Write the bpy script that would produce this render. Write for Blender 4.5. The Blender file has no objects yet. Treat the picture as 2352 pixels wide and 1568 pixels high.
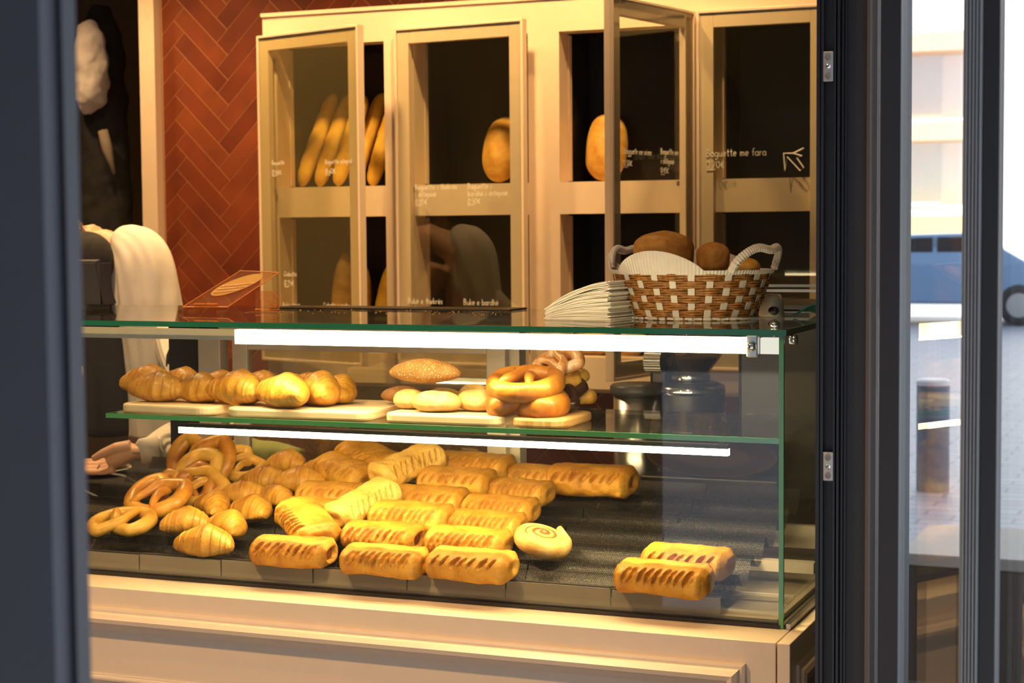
import bpy, bmesh, math, random
from mathutils import Vector, Matrix, noise
PI = math.pi
random.seed(7)
C = bpy.context.scene.collection
scn = bpy.context.scene

# ------------------------------------------------------------------ camera
CAM = Vector((0.6754, -2.8256, 1.5193)); YAW, PITCH, ROLL, FPX = 0.3886, 0.0638, -0.0086, 3984.94
FW = Vector((-math.sin(YAW)*math.cos(PITCH), math.cos(YAW)*math.cos(PITCH), -math.sin(PITCH)))
R0 = Vector((math.cos(YAW), math.sin(YAW), 0)); U0 = R0.cross(FW)
RT = R0*math.cos(ROLL)+U0*math.sin(ROLL); UP = -R0*math.sin(ROLL)+U0*math.cos(ROLL)
cd = bpy.data.cameras.new('camera'); cam = bpy.data.objects.new('camera', cd); C.objects.link(cam)
cam.matrix_world = Matrix(((RT.x, UP.x, -FW.x, CAM.x), (RT.y, UP.y, -FW.y, CAM.y), (RT.z, UP.z, -FW.z, CAM.z), (0, 0, 0, 1)))
cd.sensor_width = 36; cd.lens = FPX/2352*36; cd.clip_start = .02; cd.clip_end = 300
cd.dof.use_dof = True; cd.dof.focus_distance = 2.95; cd.dof.aperture_fstop = 9.5
scn.camera = cam

# ------------------------------------------------------------------ world, exposure
w = bpy.data.worlds.new('world'); scn.world = w; w.use_nodes = True
bg = w.node_tree.nodes['Background']; bg.inputs[0].default_value = (.68, .80, 1.0, 1); bg.inputs[1].default_value = 1.35
scn.view_settings.view_transform = 'Standard'; scn.view_settings.look = 'None'
scn.view_settings.exposure = 0; scn.view_settings.gamma = 1
try: scn.view_settings.use_curve_mapping = False
except Exception: pass
cy = scn.cycles
cy.max_bounces = 8; cy.diffuse_bounces = 4; cy.glossy_bounces = 4; cy.transmission_bounces = 6
cy.transparent_max_bounces = 32; cy.sample_clamp_indirect = 6; cy.caustics_reflective = False; cy.caustics_refractive = False

def lamp(name, kind, loc, energy, color, rot=(0, 0, 0), **k):
    l = bpy.data.lights.new(name, kind); l.energy = energy; l.color = color
    for a, b in k.items(): setattr(l, a, b)
    o = bpy.data.objects.new(name, l); o.location = loc; o.rotation_euler = rot; C.objects.link(o); return o
WARM = (1.0, .60, .24)
sun = lamp('sun', 'SUN', (6, -6, 12), 13.0, (1, .97, .92), angle=math.radians(.6))
sun.rotation_euler = Vector((-.12, .75, -.9)).to_track_quat('-Z', 'Y').to_euler()

# ------------------------------------------------------------------ helpers
def ray(px, py): return FW+RT*((px-1176)/FPX)-UP*((py-784)/FPX)
def at(px, py, X=None, Y=None, Z=None):
    d = ray(px, py)
    t = (Y-CAM.y)/d.y if Y is not None else ((Z-CAM.z)/d.z if Z is not None else (X-CAM.x)/d.x)
    return CAM+d*t
def slope_hit(px, py, z0, k):
    d = ray(px, py); t = (z0+k*CAM.y-CAM.z)/(d.z-k*d.y); return CAM+d*t

class MB:
    def __init__(s): s.v = []; s.f = []; s.brown = None
    def box(s, lo, hi, M=None):
        (a, b, c), (d, e, f) = lo, hi; n = len(s.v)
        P = [(x, y, z) for z in (c, f) for y in (b, e) for x in (a, d)]
        if M: P = [tuple(M @ Vector(p)) for p in P]
        s.v += P
        for q in ((0, 2, 3, 1), (4, 5, 7, 6), (0, 1, 5, 4), (2, 6, 7, 3), (0, 4, 6, 2), (1, 3, 7, 5)): s.f.append(tuple(n+i for i in q))
        return s
    def grid(s, rows, closed_u=False, closed_v=False):
        n = len(s.v); R, K = len(rows), len(rows[0])
        for r in rows: s.v += [tuple(p) for p in r]
        for i in range(R if closed_v else R-1):
            for j in range(K if closed_u else K-1):
                a = n+i*K+j; b = n+i*K+(j+1) % K; c = n+((i+1) % R)*K+(j+1) % K; d = n+((i+1) % R)*K+j
                s.f.append((a, b, c, d))
        return s
    def tube(s, pts, rad, seg=10, cap=True, flat=1.0, closed=False, up=None):
        pts = [Vector(p) for p in pts]; N = len(pts)
        rr = [rad(i/(N-1)) if callable(rad) else (rad[i] if isinstance(rad, (list, tuple)) else rad) for i in range(N)]
        rows = []; ref = Vector(up) if up else None; last = None
        for i in range(N):
            if closed: t = pts[(i+1) % N]-pts[i-1]
            else: t = pts[min(i+1, N-1)]-pts[max(i-1, 0)]
            t = t.normalized() if t.length > 1e-9 else Vector((0, 0, 1))
            if ref is not None: a = ref-t*ref.dot(t)
            elif last is None: a = (Vector((0, 0, 1)) if abs(t.z) < .9 else Vector((1, 0, 0))); a = a-t*a.dot(t)
            else: a = last-t*last.dot(t)
            a.normalize(); last = a; b = t.cross(a)
            rows.append([pts[i]+(a*math.cos(q)*flat+b*math.sin(q))*rr[i] for q in [2*PI*k/seg for k in range(seg)]])
        n = len(s.v); s.grid(rows, closed_u=True, closed_v=closed)
        if cap and not closed:
            s.f.append(tuple(n+k for k in range(seg))[::-1]); s.f.append(tuple(n+(N-1)*seg+k for k in range(seg)))
        return s
    def lathe(s, prof, c=(0, 0, 0), seg=32, sx=1, sy=1):
        rows = [[(c[0]+r*math.cos(2*PI*k/seg)*sx, c[1]+r*math.sin(2*PI*k/seg)*sy, c[2]+z) for k in range(seg)] for r, z in prof]
        return s.grid(rows, closed_u=True)
    def ell(s, c, r, seg=24, rings=14, M=None):
        rows = []
        for i in range(rings+1):
            a = -PI/2+PI*i/rings; ra = max(math.cos(a), .001)
            row = [Vector((r[0]*ra*math.cos(2*PI*k/seg), r[1]*ra*math.sin(2*PI*k/seg), r[2]*math.sin(a))) for k in range(seg)]
            if M: row = [M @ p for p in row]
            rows.append([p+Vector(c) for p in row])
        return s.grid(rows, closed_u=True)
    def prism(s, poly, z0, z1):
        n = len(s.v); K = len(poly)
        s.v += [(x, y, z0) for x, y in poly]+[(x, y, z1) for x, y in poly]
        s.f.append(tuple(n+i for i in range(K))[::-1]); s.f.append(tuple(n+K+i for i in range(K)))
        for i in range(K): j = (i+1) % K; s.f.append((n+i, n+j, n+K+j, n+K+i))
        return s
    def build(s, name, mat, parent=None, smooth=False, bevel=0, loc=None, rot=None, subsurf=0, recalc=True):
        me = bpy.data.meshes.new(name); me.from_pydata([tuple(p) for p in s.v], [], s.f); me.update()
        if recalc:
            bm = bmesh.new(); bm.from_mesh(me); bmesh.ops.recalc_face_normals(bm, faces=bm.faces); bm.to_mesh(me); bm.free()
        if s.brown:
            ba = me.attributes.new('brown', 'FLOAT', 'POINT')
            for i, q in enumerate(s.brown[:len(s.v)]): ba.data[i].value = q
        if mat: me.materials.append(mat)
        if smooth:
            for p in me.polygons: p.use_smooth = True
        o = bpy.data.objects.new(name, me); C.objects.link(o)
        if parent: o.parent = parent
        if loc: o.location = loc
        if rot: o.rotation_euler = rot
        if bevel:
            m = o.modifiers.new('bevel', 'BEVEL'); m.width = bevel; m.segments = 2; m.limit_method = 'ANGLE'
        if subsurf:
            m = o.modifiers.new('sub', 'SUBSURF'); m.levels = m.render_levels = subsurf
        return o
def tag(o, label=None, cat=None, group=None, kind=None):
    if label: o['label'] = label
    if cat: o['category'] = cat
    if group: o['group'] = group
    if kind: o['kind'] = kind
    return o
def empty(name, loc=(0, 0, 0), rz=0, label=None, cat=None, group=None, kind=None):
    o = bpy.data.objects.new(name, None); C.objects.link(o); o.location = loc; o.rotation_euler = (0, 0, rz); o.empty_display_size = .01
    return tag(o, label, cat, group, kind)
def copy_tree(o, parent=None):
    c = o.copy(); C.objects.link(c); c.parent = parent
    for ch in list(o.children): copy_tree(ch, c)
    return c
D = math.radians

# ------------------------------------------------------------------ materials
def newmat(name):
    m = bpy.data.materials.new(name); m.use_nodes = True; nt = m.node_tree; nt.nodes.clear()
    out = nt.nodes.new('ShaderNodeOutputMaterial'); return m, nt, out
def N(nt, t, **k):
    n = nt.nodes.new(t)
    for a, b in k.items():
        if a.startswith('i_'):
            key = a[2:]; key = int(key) if key.isdigit() else key.replace('_', ' ')
            n.inputs[key].default_value = b
        else: setattr(n, a, b)
    return n
def coords(nt, scale=1.0, kind='Object'):
    tc = N(nt, 'ShaderNodeTexCoord'); mp = N(nt, 'ShaderNodeMapping'); mp.inputs['Scale'].default_value = (scale,)*3 if not isinstance(scale, tuple) else scale
    nt.links.new(tc.outputs[kind], mp.inputs[0]); return mp.outputs[0]
def ramp(nt, fac, stops):
    r = N(nt, 'ShaderNodeValToRGB'); e = r.color_ramp.elements
    while len(e) < len(stops): e.new(.5)
    for x, (p, c) in zip(e, stops): x.position = p; x.color = (*c, 1)
    nt.links.new(fac, r.inputs[0]); return r.outputs[0]
def plain(name, col, rough=.5, metal=0, var=.04, nscale=30, bump=0, spec=.5, trans=0, emis=None, estr=0, coat=0):
    m, nt, out = newmat(name); b = N(nt, 'ShaderNodeBsdfPrincipled')
    nz = N(nt, 'ShaderNodeTexNoise', i_Scale=nscale, i_Detail=4); nt.links.new(coords(nt), nz.inputs['Vector'])
    c = ramp(nt, nz.outputs['Fac'], [(.3, tuple(max(0, x*(1-var)) for x in col)), (.7, tuple(min(1, x*(1+var)) for x in col))])
    nt.links.new(c, b.inputs['Base Color']); b.inputs['Roughness'].default_value = rough; b.inputs['Metallic'].default_value = metal
    b.inputs['Specular IOR Level'].default_value = spec; b.inputs['Coat Weight'].default_value = coat
    if emis: b.inputs['Emission Color'].default_value = (*emis, 1); b.inputs['Emission Strength'].default_value = estr
    if bump:
        bp = N(nt, 'ShaderNodeBump', i_Strength=bump, i_Distance=.002); nt.links.new(nz.outputs['Fac'], bp.inputs['Height']); nt.links.new(bp.outputs[0], b.inputs['Normal'])
    nt.links.new(b.outputs[0], out.inputs[0]); return m
def glass(name, tint=(.97, 1, .98), veil=0.0, veilcol=(.8, .8, .75), base=.04, rough=0.0, streak=0.0):
    m, nt, out = newmat(name)
    lw = N(nt, 'ShaderNodeLayerWeight', i_Blend=.5); pw = N(nt, 'ShaderNodeMath', operation='POWER', i_1=5.0); nt.links.new(lw.outputs['Facing'], pw.inputs[0])
    mu = N(nt, 'ShaderNodeMath', operation='MULTIPLY_ADD', i_1=1-base, i_2=base); nt.links.new(pw.outputs[0], mu.inputs[0])
    tr = N(nt, 'ShaderNodeBsdfTransparent'); tr.inputs[0].default_value = (*tint, 1)
    gl = N(nt, 'ShaderNodeBsdfGlossy', i_Roughness=rough); mx = N(nt, 'ShaderNodeMixShader')
    nt.links.new(mu.outputs[0], mx.inputs[0]); nt.links.new(tr.outputs[0], mx.inputs[1]); nt.links.new(gl.outputs[0], mx.inputs[2])
    last = mx.outputs[0]
    if veil:
        df = N(nt, 'ShaderNodeBsdfDiffuse'); df.inputs[0].default_value = (*veilcol, 1); m2 = N(nt, 'ShaderNodeMixShader'); m2.inputs[0].default_value = veil
        nt.links.new(last, m2.inputs[1]); nt.links.new(df.outputs[0], m2.inputs[2])
        if streak:
            nz = N(nt, 'ShaderNodeTexNoise', i_Scale=6.0, i_Detail=6); nt.links.new(coords(nt, (1, 1, .35)), nz.inputs['Vector'])
            mr = N(nt, 'ShaderNodeMapRange'); mr.inputs[1].default_value = .35; mr.inputs[2].default_value = .8; mr.inputs[3].default_value = veil*.3; mr.inputs[4].default_value = veil*(1+streak)
            nt.links.new(nz.outputs['Fac'], mr.inputs[0]); nt.links.new(mr.outputs[0], m2.inputs[0])
        last = m2.outputs[0]
    nt.links.new(last, out.inputs[0]); return m
def emit(name, col, s):
    m, nt, out = newmat(name); e = N(nt, 'ShaderNodeEmission'); e.inputs[0].default_value = (*col, 1); e.inputs[1].default_value = s
    nt.links.new(e.outputs[0], out.inputs[0]); return m
def bread(name, c1, c2, c3, scale=14, rough=.45, bump=.35, fine=160, coat=0, speck=None):
    m, nt, out = newmat(name); b = N(nt, 'ShaderNodeBsdfPrincipled'); co = coords(nt)
    n1 = N(nt, 'ShaderNodeTexNoise', i_Scale=scale, i_Detail=5, i_Roughness=.6, i_Distortion=.4); nt.links.new(co, n1.inputs['Vector'])
    c = ramp(nt, n1.outputs['Fac'], [(.3, c1), (.5, c2), (.72, c3)])
    n2 = N(nt, 'ShaderNodeTexNoise', i_Scale=fine, i_Detail=3, i_Roughness=.7); nt.links.new(co, n2.inputs['Vector'])
    if speck:
        vo = N(nt, 'ShaderNodeTexVoronoi', i_Scale=speck[1]); nt.links.new(co, vo.inputs['Vector'])
        r2 = ramp(nt, vo.outputs['Distance'], [(.18, (1, 1, 1)), (.32, (0, 0, 0))])
        mx = N(nt, 'ShaderNodeMixRGB'); nt.links.new(r2, mx.inputs[0]); nt.links.new(c, mx.inputs[1]); mx.inputs[2].default_value = (*speck[0], 1); c = mx.outputs[0]
    ba = N(nt, 'ShaderNodeAttribute', attribute_name='brown'); mb_ = N(nt, 'ShaderNodeMixRGB'); nt.links.new(ba.outputs['Fac'], mb_.inputs[0]); nt.links.new(c, mb_.inputs[1]); mb_.inputs[2].default_value = (c1[0]*.62, c1[1]*.50, c1[2]*.4, 1)
    nt.links.new(mb_.outputs[0], b.inputs['Base Color']); b.inputs['Roughness'].default_value = rough; b.inputs['Coat Weight'].default_value = coat; b.inputs['Coat Roughness'].default_value = .25
    b.inputs['Specular IOR Level'].default_value = .35
    ad = N(nt, 'ShaderNodeMath', operation='MULTIPLY_ADD', i_1=2.0); nt.links.new(n1.outputs['Fac'], ad.inputs[0]); nt.links.new(n2.outputs['Fac'], ad.inputs[2])
    bp = N(nt, 'ShaderNodeBump', i_Strength=bump, i_Distance=.0022); nt.links.new(ad.outputs[0], bp.inputs['Height']); nt.links.new(bp.outputs[0], b.inputs['Normal'])
    nt.links.new(b.outputs[0], out.inputs[0]); return m

M_cream = plain('cream_paint', (.84, .68, .51), .38, var=.02)
M_counter = plain('counter_paint', (.82, .68, .50), .32, var=.02, coat=.15)
M_black = plain('black_lining', (.008, .007, .006), .35)
M_dark = plain('dark_metal', (.012, .012, .013), .5, var=.1)
M_darkg = plain('dark_grooves', (.010, .010, .012), .35)
M_grey = plain('grey_gasket', (.22, .235, .24), .55)
M_alu = plain('aluminium', (.66, .60, .50), .38, metal=.25)
M_chrome = plain('chrome', (.75, .75, .74), .12, metal=1, var=0)
M_steel = plain('brushed_steel', (.55, .55, .54), .28, metal=1)
M_zinc = plain('zinc_plate', (.46, .43, .38), .42, metal=.8)
M_glass = glass('clear_glass', (.975, 1, .985), base=.032, veil=.006, veilcol=(.7, .72, .7), streak=2.0)
M_door_glass = glass('door_glass', (.96, .97, .93), base=.045, veil=.006, veilcol=(.7, .6, .35))
M_hazy_glass = glass('hazy_door_glass', (.95, .95, .85), base=.045, veil=.045, veilcol=(.75, .62, .3))
M_fac_glass = glass('facade_glass', (.97, .99, .98), base=.02, veil=.008)
M_green = plain('green_glass_edge', (.02, .16, .09), .1, emis=None, spec=.8)
M_greenl = plain('bright_green_glass_edge', (.07, .30, .11), .15, spec=.8)
M_led = emit('led_diffuser', (1.0, .76, .42), 13)
M_led2 = emit('led_tube', (1.0, .74, .38), 22)
M_strip_off = plain('frosted_strip', (.6, .55, .4), .25)
M_text = plain('white_chalk_ink', (.85, .83, .75), .6)
M_deck = plain('case_deck', (.22, .19, .15), .4, metal=.1)
M_lip = plain('tray_lip_plastic', (.30, .25, .18), .35, spec=.4)
M_board = plain('pale_board', (.70, .55, .34), .5, var=.08, nscale=12)
M_strudel = bread('golden_puff_pastry', (.38, .16, .016), (.58, .29, .030), (.72, .42, .065), 22, .5, .8, coat=.03)
M_strudel2 = bread('deep_golden_puff_pastry', (.34, .13, .012), (.54, .25, .024), (.68, .38, .055), 22, .5, .8, coat=.03)
M_strudel3 = bread('pale_puff_pastry', (.55, .30, .045), (.74, .48, .11), (.84, .60, .19), 18, .45, .7, coat=.1)
M_fill = plain('dark_fruit_filling', (.20, .05, .015), .3, var=.4, nscale=90, bump=.6)
M_cheese = plain('cooked_filling', (.42, .19, .045), .45, var=.3, nscale=90, bump=.6)
M_croi = bread('croissant_crust', (.40, .16, .018), (.58, .29, .032), (.70, .41, .075), 26, .42, .6, coat=.1)
M_pretz = bread('pretzel_crust', (.30, .09, .01), (.56, .23, .02), (.74, .42, .06), 16, .38, .3, coat=.22)
M_pretzd = bread('dark_pretzel_crust', (.20, .06, .01), (.42, .15, .016), (.60, .28, .035), 16, .36, .3, coat=.25)
M_pretzy = bread('pale_pretzel_crust', (.40, .17, .02), (.62, .33, .045), (.74, .46, .10), 16, .42, .35, coat=.15)
M_glaze = bread('sugar_glazed_pretzel', (.30, .08, .02), (.55, .25, .08), (.80, .66, .50), 20, .25, .1, coat=.6)
M_choc = plain('chocolate_crust', (.035, .012, .006), .25, coat=.5)
M_roll = bread('pale_roll_crust', (.55, .27, .06), (.75, .50, .17), (.85, .68, .35), 18, .5, .4)
M_sesame = bread('sesame_crust', (.34, .14, .03), (.46, .22, .05), (.56, .32, .1), 14, .6, 1.0, speck=((.92, .78, .45), 260))
M_sesdark = bread('dark_sesame_crust', (.20, .08, .02), (.34, .15, .04), (.45, .22, .07), 14, .5, .8, speck=((.5, .3, .12), 330))
M_bag = bread('baguette_crust', (.56, .30, .03), (.74, .46, .05), (.84, .60, .12), 9, .55, .35)
M_rye = bread('rye_loaf_crust', (.40, .18, .025), (.58, .32, .05), (.74, .50, .16), 12, .6, .6)
M_boule = bread('brown_boule_crust', (.34, .14, .025), (.52, .25, .05), (.66, .38, .11), 30, .7, 1.0, fine=420)
M_swirl = bread('swirl_dough', (.55, .28, .06), (.72, .45, .13), (.82, .60, .26), 24, .42, .4, coat=.1)
M_cinn = plain('poppy_filling', (.20, .09, .03), .5, var=.5, nscale=150, bump=.5)
M_white = plain('white_raffia', (.62, .58, .52), .5, var=.05, nscale=60, bump=.3)
M_paper = plain('white_paper', (.82, .78, .68), .8, var=.03)
M_shirt = plain('white_cotton', (.86, .80, .70), .85, var=.03, nscale=40, bump=.2)
M_blackc = plain('black_cloth', (.022, .02, .022), .85, var=.2)
M_skin = plain('skin', (.74, .44, .29), .45, var=.06, nscale=25)
M_hair = plain('brown_hair', (.20, .09, .03), .4, var=.4, nscale=70)
M_cream_c = plain('ceramic', (.72, .66, .56), .15, coat=.5)
M_teal = plain('teal_cloth', (.02, .16, .19), .9, var=.15)
M_orange = plain('orange_print', (.85, .28, .03), .4)
M_loafp = plain('printed_loaf', (.90, .50, .12), .4)
M_acr = glass('orange_acrylic', (1, .86, .74), base=.06, veil=.12, veilcol=(.9, .45, .2))
M_rubber = plain('black_plastic', (.02, .02, .022), .35)
M_pos = plain('grey_plastic', (.10, .095, .09), .5)
M_beans = bread('coffee_beans', (.03, .012, .005), (.07, .03, .012), (.11, .05, .02), 120, .3, .8)
M_hopper = glass('smoked_hopper', (.75, .70, .62), base=.06, veil=.03)
M_bagp = plain('green_paper_bag', (.62, .70, .25), .7, var=.15, nscale=18)
M_floor = plain('floor_tile', (.20, .17, .14), .5)
M_wall = plain('plaster', (.45, .36, .26), .8)
M_ceil = plain('ceiling_paint', (.55, .48, .38), .9)

# herringbone tiles ------------------------------------------------
def herringbone():
    m, nt, out = newmat('herringbone_tile'); b = N(nt, 'ShaderNodeBsdfPrincipled')
    uv = N(nt, 'ShaderNodeUVMap'); nz = N(nt, 'ShaderNodeTexNoise', i_Scale=7.0, i_Detail=4)
    nt.links.new(coords(nt), nz.inputs['Vector'])
    at_ = N(nt, 'ShaderNodeAttribute', attribute_name='tone')
    r = ramp(nt, at_.outputs['Fac'], [(0, (.15, .029, .010)), (.5, (.21, .043, .014)), (1, (.25, .060, .018))])
    mx = N(nt, 'ShaderNodeMixRGB', blend_type='MULTIPLY'); mx.inputs[0].default_value = .7
    r2 = ramp(nt, nz.outputs['Fac'], [(.3, (.6, .55, .55)), (.7, (1.25, 1.25, 1.2))])
    nt.links.new(r, mx.inputs[1]); nt.links.new(r2, mx.inputs[2]); nt.links.new(mx.outputs[0], b.inputs['Base Color'])
    b.inputs['Roughness'].default_value = .5
    bp = N(nt, 'ShaderNodeBump', i_Strength=.15, i_Distance=.003); nt.links.new(nz.outputs['Fac'], bp.inputs['Height']); nt.links.new(bp.outputs[0], b.inputs['Normal'])
    nt.links.new(b.outputs[0], out.inputs[0]); return m
M_herr = herringbone()
M_grout = plain('grout', (.45, .20, .08), .8)

def perforated():
    m, nt, out = newmat('perforated_black_metal')
    uv = N(nt, 'ShaderNodeUVMap'); sep = N(nt, 'ShaderNodeSeparateXYZ'); mp = N(nt, 'ShaderNodeMapping'); p = .0036
    mp.inputs['Scale'].default_value = (1/p, 1/(p*.866), 1); nt.links.new(uv.outputs[0], mp.inputs[0]); nt.links.new(mp.outputs[0], sep.inputs[0])
    def mth(op, a, b=None):
        n = N(nt, 'ShaderNodeMath', operation=op)
        for i, q in enumerate((a, b)):
            if q is None: continue
            if isinstance(q, (int, float)): n.inputs[i].default_value = q
            else: nt.links.new(q, n.inputs[i])
        return n.outputs[0]
    row = mth('FLOOR', sep.outputs[1]); half = mth('MULTIPLY', mth('MODULO', row, 2.0), .5)
    fx = mth('SUBTRACT', mth('FRACT', mth('ADD', sep.outputs[0], half)), .5); fy = mth('MULTIPLY', mth('SUBTRACT', mth('FRACT', sep.outputs[1]), .5), .866)
    d = mth('ADD', mth('MULTIPLY', fx, fx), mth('MULTIPLY', fy, fy)); hole = mth('LESS_THAN', d, .075)
    b = N(nt, 'ShaderNodeBsdfPrincipled'); b.inputs['Base Color'].default_value = (.012, .011, .011, 1); b.inputs['Roughness'].default_value = .40; b.inputs['Specular IOR Level'].default_value = .25
    tr = N(nt, 'ShaderNodeBsdfTransparent'); mx = N(nt, 'ShaderNodeMixShader')
    nt.links.new(hole, mx.inputs[0]); nt.links.new(b.outputs[0], mx.inputs[1]); nt.links.new(tr.outputs[0], mx.inputs[2]); nt.links.new(mx.outputs[0], out.inputs[0]); return m
M_perf = perforated()

# handwriting: strokes on a grid with x-height 1 -----------------------
def arc(cx, cy, rx, ry, a0, a1, n=10): return [(cx+rx*math.cos(math.radians(a0+(a1-a0)*i/n)), cy+ry*math.sin(math.radians(a0+(a1-a0)*i/n))) for i in range(n+1)]
o_ = arc(.38, .48, .36, .46, 60, 420)
G = {
 'B': (.95, [[(.1, 1.7), (.08, 0)], arc(.1, 1.3, .6, .4, 90, -90), arc(.08, .45, .72, .45, 90, -90)]),
 'C': (.95, [arc(.55, .8, .48, .82, 50, 310)]),
 'a': (.85, [o_, [(.72, .95), (.74, .1), (.85, 0)]]), 'u': (.85, [[(.08, .95), (.1, .3), (.25, .02), (.5, .02), (.7, .35), (.7, .95)], [(.7, .5), (.76, 0)]]),
 'g': (.85, [o_, [(.72, .95), (.74, -.3), (.6, -.65), (.3, -.7), (.1, -.5)]]),
 'e': (.8, [[(.08, .5), (.68, .55)]+arc(.38, .5, .33, .46, 15, 320)]), 'ë': (.8, [[(.08, .5), (.68, .55)]+arc(.38, .5, .33, .46, 15, 320), [(.22, 1.3), (.23, 1.4)], [(.5, 1.3), (.51, 1.4)]]),
 't': (.65, [[(.3, 1.6), (.3, .15), (.5, 0)], [(.0, 1.05), (.62, 1.08)]]), 'i': (.4, [[(.18, .95), (.2, 0)], [(.2, 1.35), (.21, 1.45)]]),
 'n': (.8, [[(.1, .95), (.1, 0)], [(.1, .6), (.3, .92), (.5, .92), (.62, .7), (.64, 0)]]), 'r': (.65, [[(.1, .95), (.12, 0)], [(.12, .6), (.3, .9), (.55, .9)]]),
 'm': (1.15, [[(.1, .95), (.1, 0)], [(.1, .65), (.25, .92), (.4, .9), (.5, .65), (.5, 0)], [(.5, .65), (.68, .92), (.85, .88), (.95, .6), (.97, 0)]]),
 'l': (.35, [[(.15, 1.7), (.17, 0)]]), 'd': (.85, [o_, [(.72, 1.7), (.74, 0)]]), 'b': (.85, [[(.08, 1.7), (.08, 0)], arc(.42, .46, .35, .45, 150, -150)]),
 'h': (.8, [[(.1, 1.7), (.1, 0)], [(.1, .6), (.3, .95), (.5, .92), (.63, .65), (.65, 0)]]), 'k': (.75, [[(.1, 1.7), (.1, 0)], [(.6, .95), (.12, .45), (.65, 0)]]),
 's': (.65, [[(.55, .85), (.3, .97), (.1, .75), (.3, .52), (.52, .3), (.35, .03), (.05, .1)]]), 'p': (.85, [[(.1, .95), (.1, -.7)], arc(.42, .48, .35, .45, 150, -150)]),
 'f': (.6, [[(.6, 1.6), (.4, 1.7), (.25, 1.4), (.25, 0)], [(.0, .9), (.5, .93)]]), 'z': (.7, [[(.08, .92), (.6, .92), (.08, 0), (.65, .02)]]),
 'c': (.7, [arc(.4, .48, .33, .46, 50, 310)]), 'o': (.8, [o_]), ' ': (.55, []), '.': (.2, [[(.08, 0), (.1, .05)]]),
 '0': (.95, [arc(.45, .75, .38, .75, 90, 450, 14)]), '5': (.9, [[(.75, 1.5), (.2, 1.5), (.15, .85)]+arc(.38, .45, .38, .45, 110, -140)]), '6': (.9, [[(.65, 1.5), (.2, .9)]+arc(.42, .4, .34, .4, 170, -190)]),
 '2': (.9, [arc(.4, 1.1, .33, .38, 160, -30)+[(.1, 0), (.8, 0)]]), '7': (.85, [[(.08, 1.5), (.75, 1.5), (.3, 0)]]), '4': (.9, [[(.5, 1.5), (.1, .6), (.8, .6)], [(.6, 1.1), (.58, 0)]]),
 '€': (1.0, [arc(.6, .7, .42, .65, 50, 310), [(.0, .85), (.6, .85)], [(.0, .55), (.55, .55)]]),
}
def write(lines, x0, z0, s, parent, y, label=None, lead=2.6, thick=.08, under=True, rx=1.0):
    """lettering lying in the XZ plane of its parent, facing -Y"""
    mb = MB(); z = z0
    for li, t in enumerate(lines):
        x = x0
        for ch in t:
            adv, st = G[ch]
            for pl in st:
                mb.tube([(x+px_*s*rx, y, z+py_*s) for px_, py_ in pl], s*thick, 5, flat=1)
            x += (adv+.12)*s*rx
        if under and '€' in t: mb.tube([(x0, y, z-.45*s), (x0+2.2*s*rx, y, z-.4*s)], s*thick, 5)
        z -= lead*s
    o = mb.build('handwritten_price', M_text, parent)
    o['label'] = label or ('white handwritten lettering reading '+' '.join(lines))
    return o

# ------------------------------------------------------------------ room shell
FY = 2.62          # tiled wall plane
def S(name, mb, mat, **k): return tag(mb.build(name, mat, **k), kind='structure')
floor = S('floor', MB().box((-5, -3.6, -.1), (.6, 5.0, 0)), M_floor)
XR = -.385
# tiled wall: grout sheet plus one raised face per tile, one mesh
def tile_wall():
    root = empty('wall_back', (0, 0, 0), kind='structure')
    MB().box((-2.93, FY, 0), (XR, FY+.1, 2.95)).build('grout_bed', M_grout, root)
    v = []; f = []; tone = []; W, g = .0635, .0016; L = 4*W; th = .0012; s2 = math.sqrt(.5)
    x0, x1, z0, z1 = -2.925, XR-.01, .2, 2.94
    def clip(poly):
        for axis, lim, sgn in ((0, x0, 1), (0, x1, -1), (1, z0, 1), (1, z1, -1)):
            outp = []
            for i in range(len(poly)):
                a, b = poly[i], poly[(i+1) % len(poly)]; da, db = (a[axis]-lim)*sgn, (b[axis]-lim)*sgn
                if da >= 0: outp.append(a)
                if (da >= 0) != (db >= 0): t = da/(da-db); outp.append((a[0]+(b[0]-a[0])*t, a[1]+(b[1]-a[1])*t))
            poly = outp
            if not poly: return None
        return poly
    rnd = random.Random(3); K = 4; cx0, cz0 = -2.651, 1.62
    for i in range(-60, 60):
        for j in range(-14, 14):
            # herringbone lattice: translation (1,1) and (4,-4)->( L ) in W units
            for kind in (0, 1):
                bx = (i+K*j)*W; by = (i-K*j)*W
                if kind == 0: r = (bx+g, by+g, bx+K*W-g, by+W-g)
                else: r = (bx+g, by+W+g, bx+W-g, by+W+K*W-g)
                P = [(r[0], r[1]), (r[2], r[1]), (r[2], r[3]), (r[0], r[3])]
                P = [((a-b)*s2+cx0, (a+b)*s2+cz0) for a, b in P]
                if max(p[0] for p in P) < x0 or min(p[0] for p in P) > x1 or max(p[1] for p in P) < z0 or min(p[1] for p in P) > z1: continue
                P = clip(P)
                if not P or len(P) < 3: continue
                n = len(v); k = len(P); v += [(a, FY-th, b) for a, b in P]+[(a, FY+.001, b) for a, b in P]
                f.append(tuple(range(n, n+k)))
                for q in range(k): f.append((n+q, n+k+q, n+k+(q+1) % k, n+(q+1) % k))
                tone += [rnd.random()]*(2*k)
    me = bpy.data.meshes.new('herringbone_tiles'); me.from_pydata(v, [], f); me.materials.append(M_herr)
    bm = bmesh.new(); bm.from_mesh(me); bmesh.ops.recalc_face_normals(bm, faces=bm.faces); bm.to_mesh(me); bm.free()
    a = me.attributes.new('tone', 'FLOAT', 'POINT')
    for i, t in enumerate(tone): a.data[i].value = t
    o = bpy.data.objects.new('herringbone_tiles', me); C.objects.link(o); o.parent = root
tile_wall()
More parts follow.
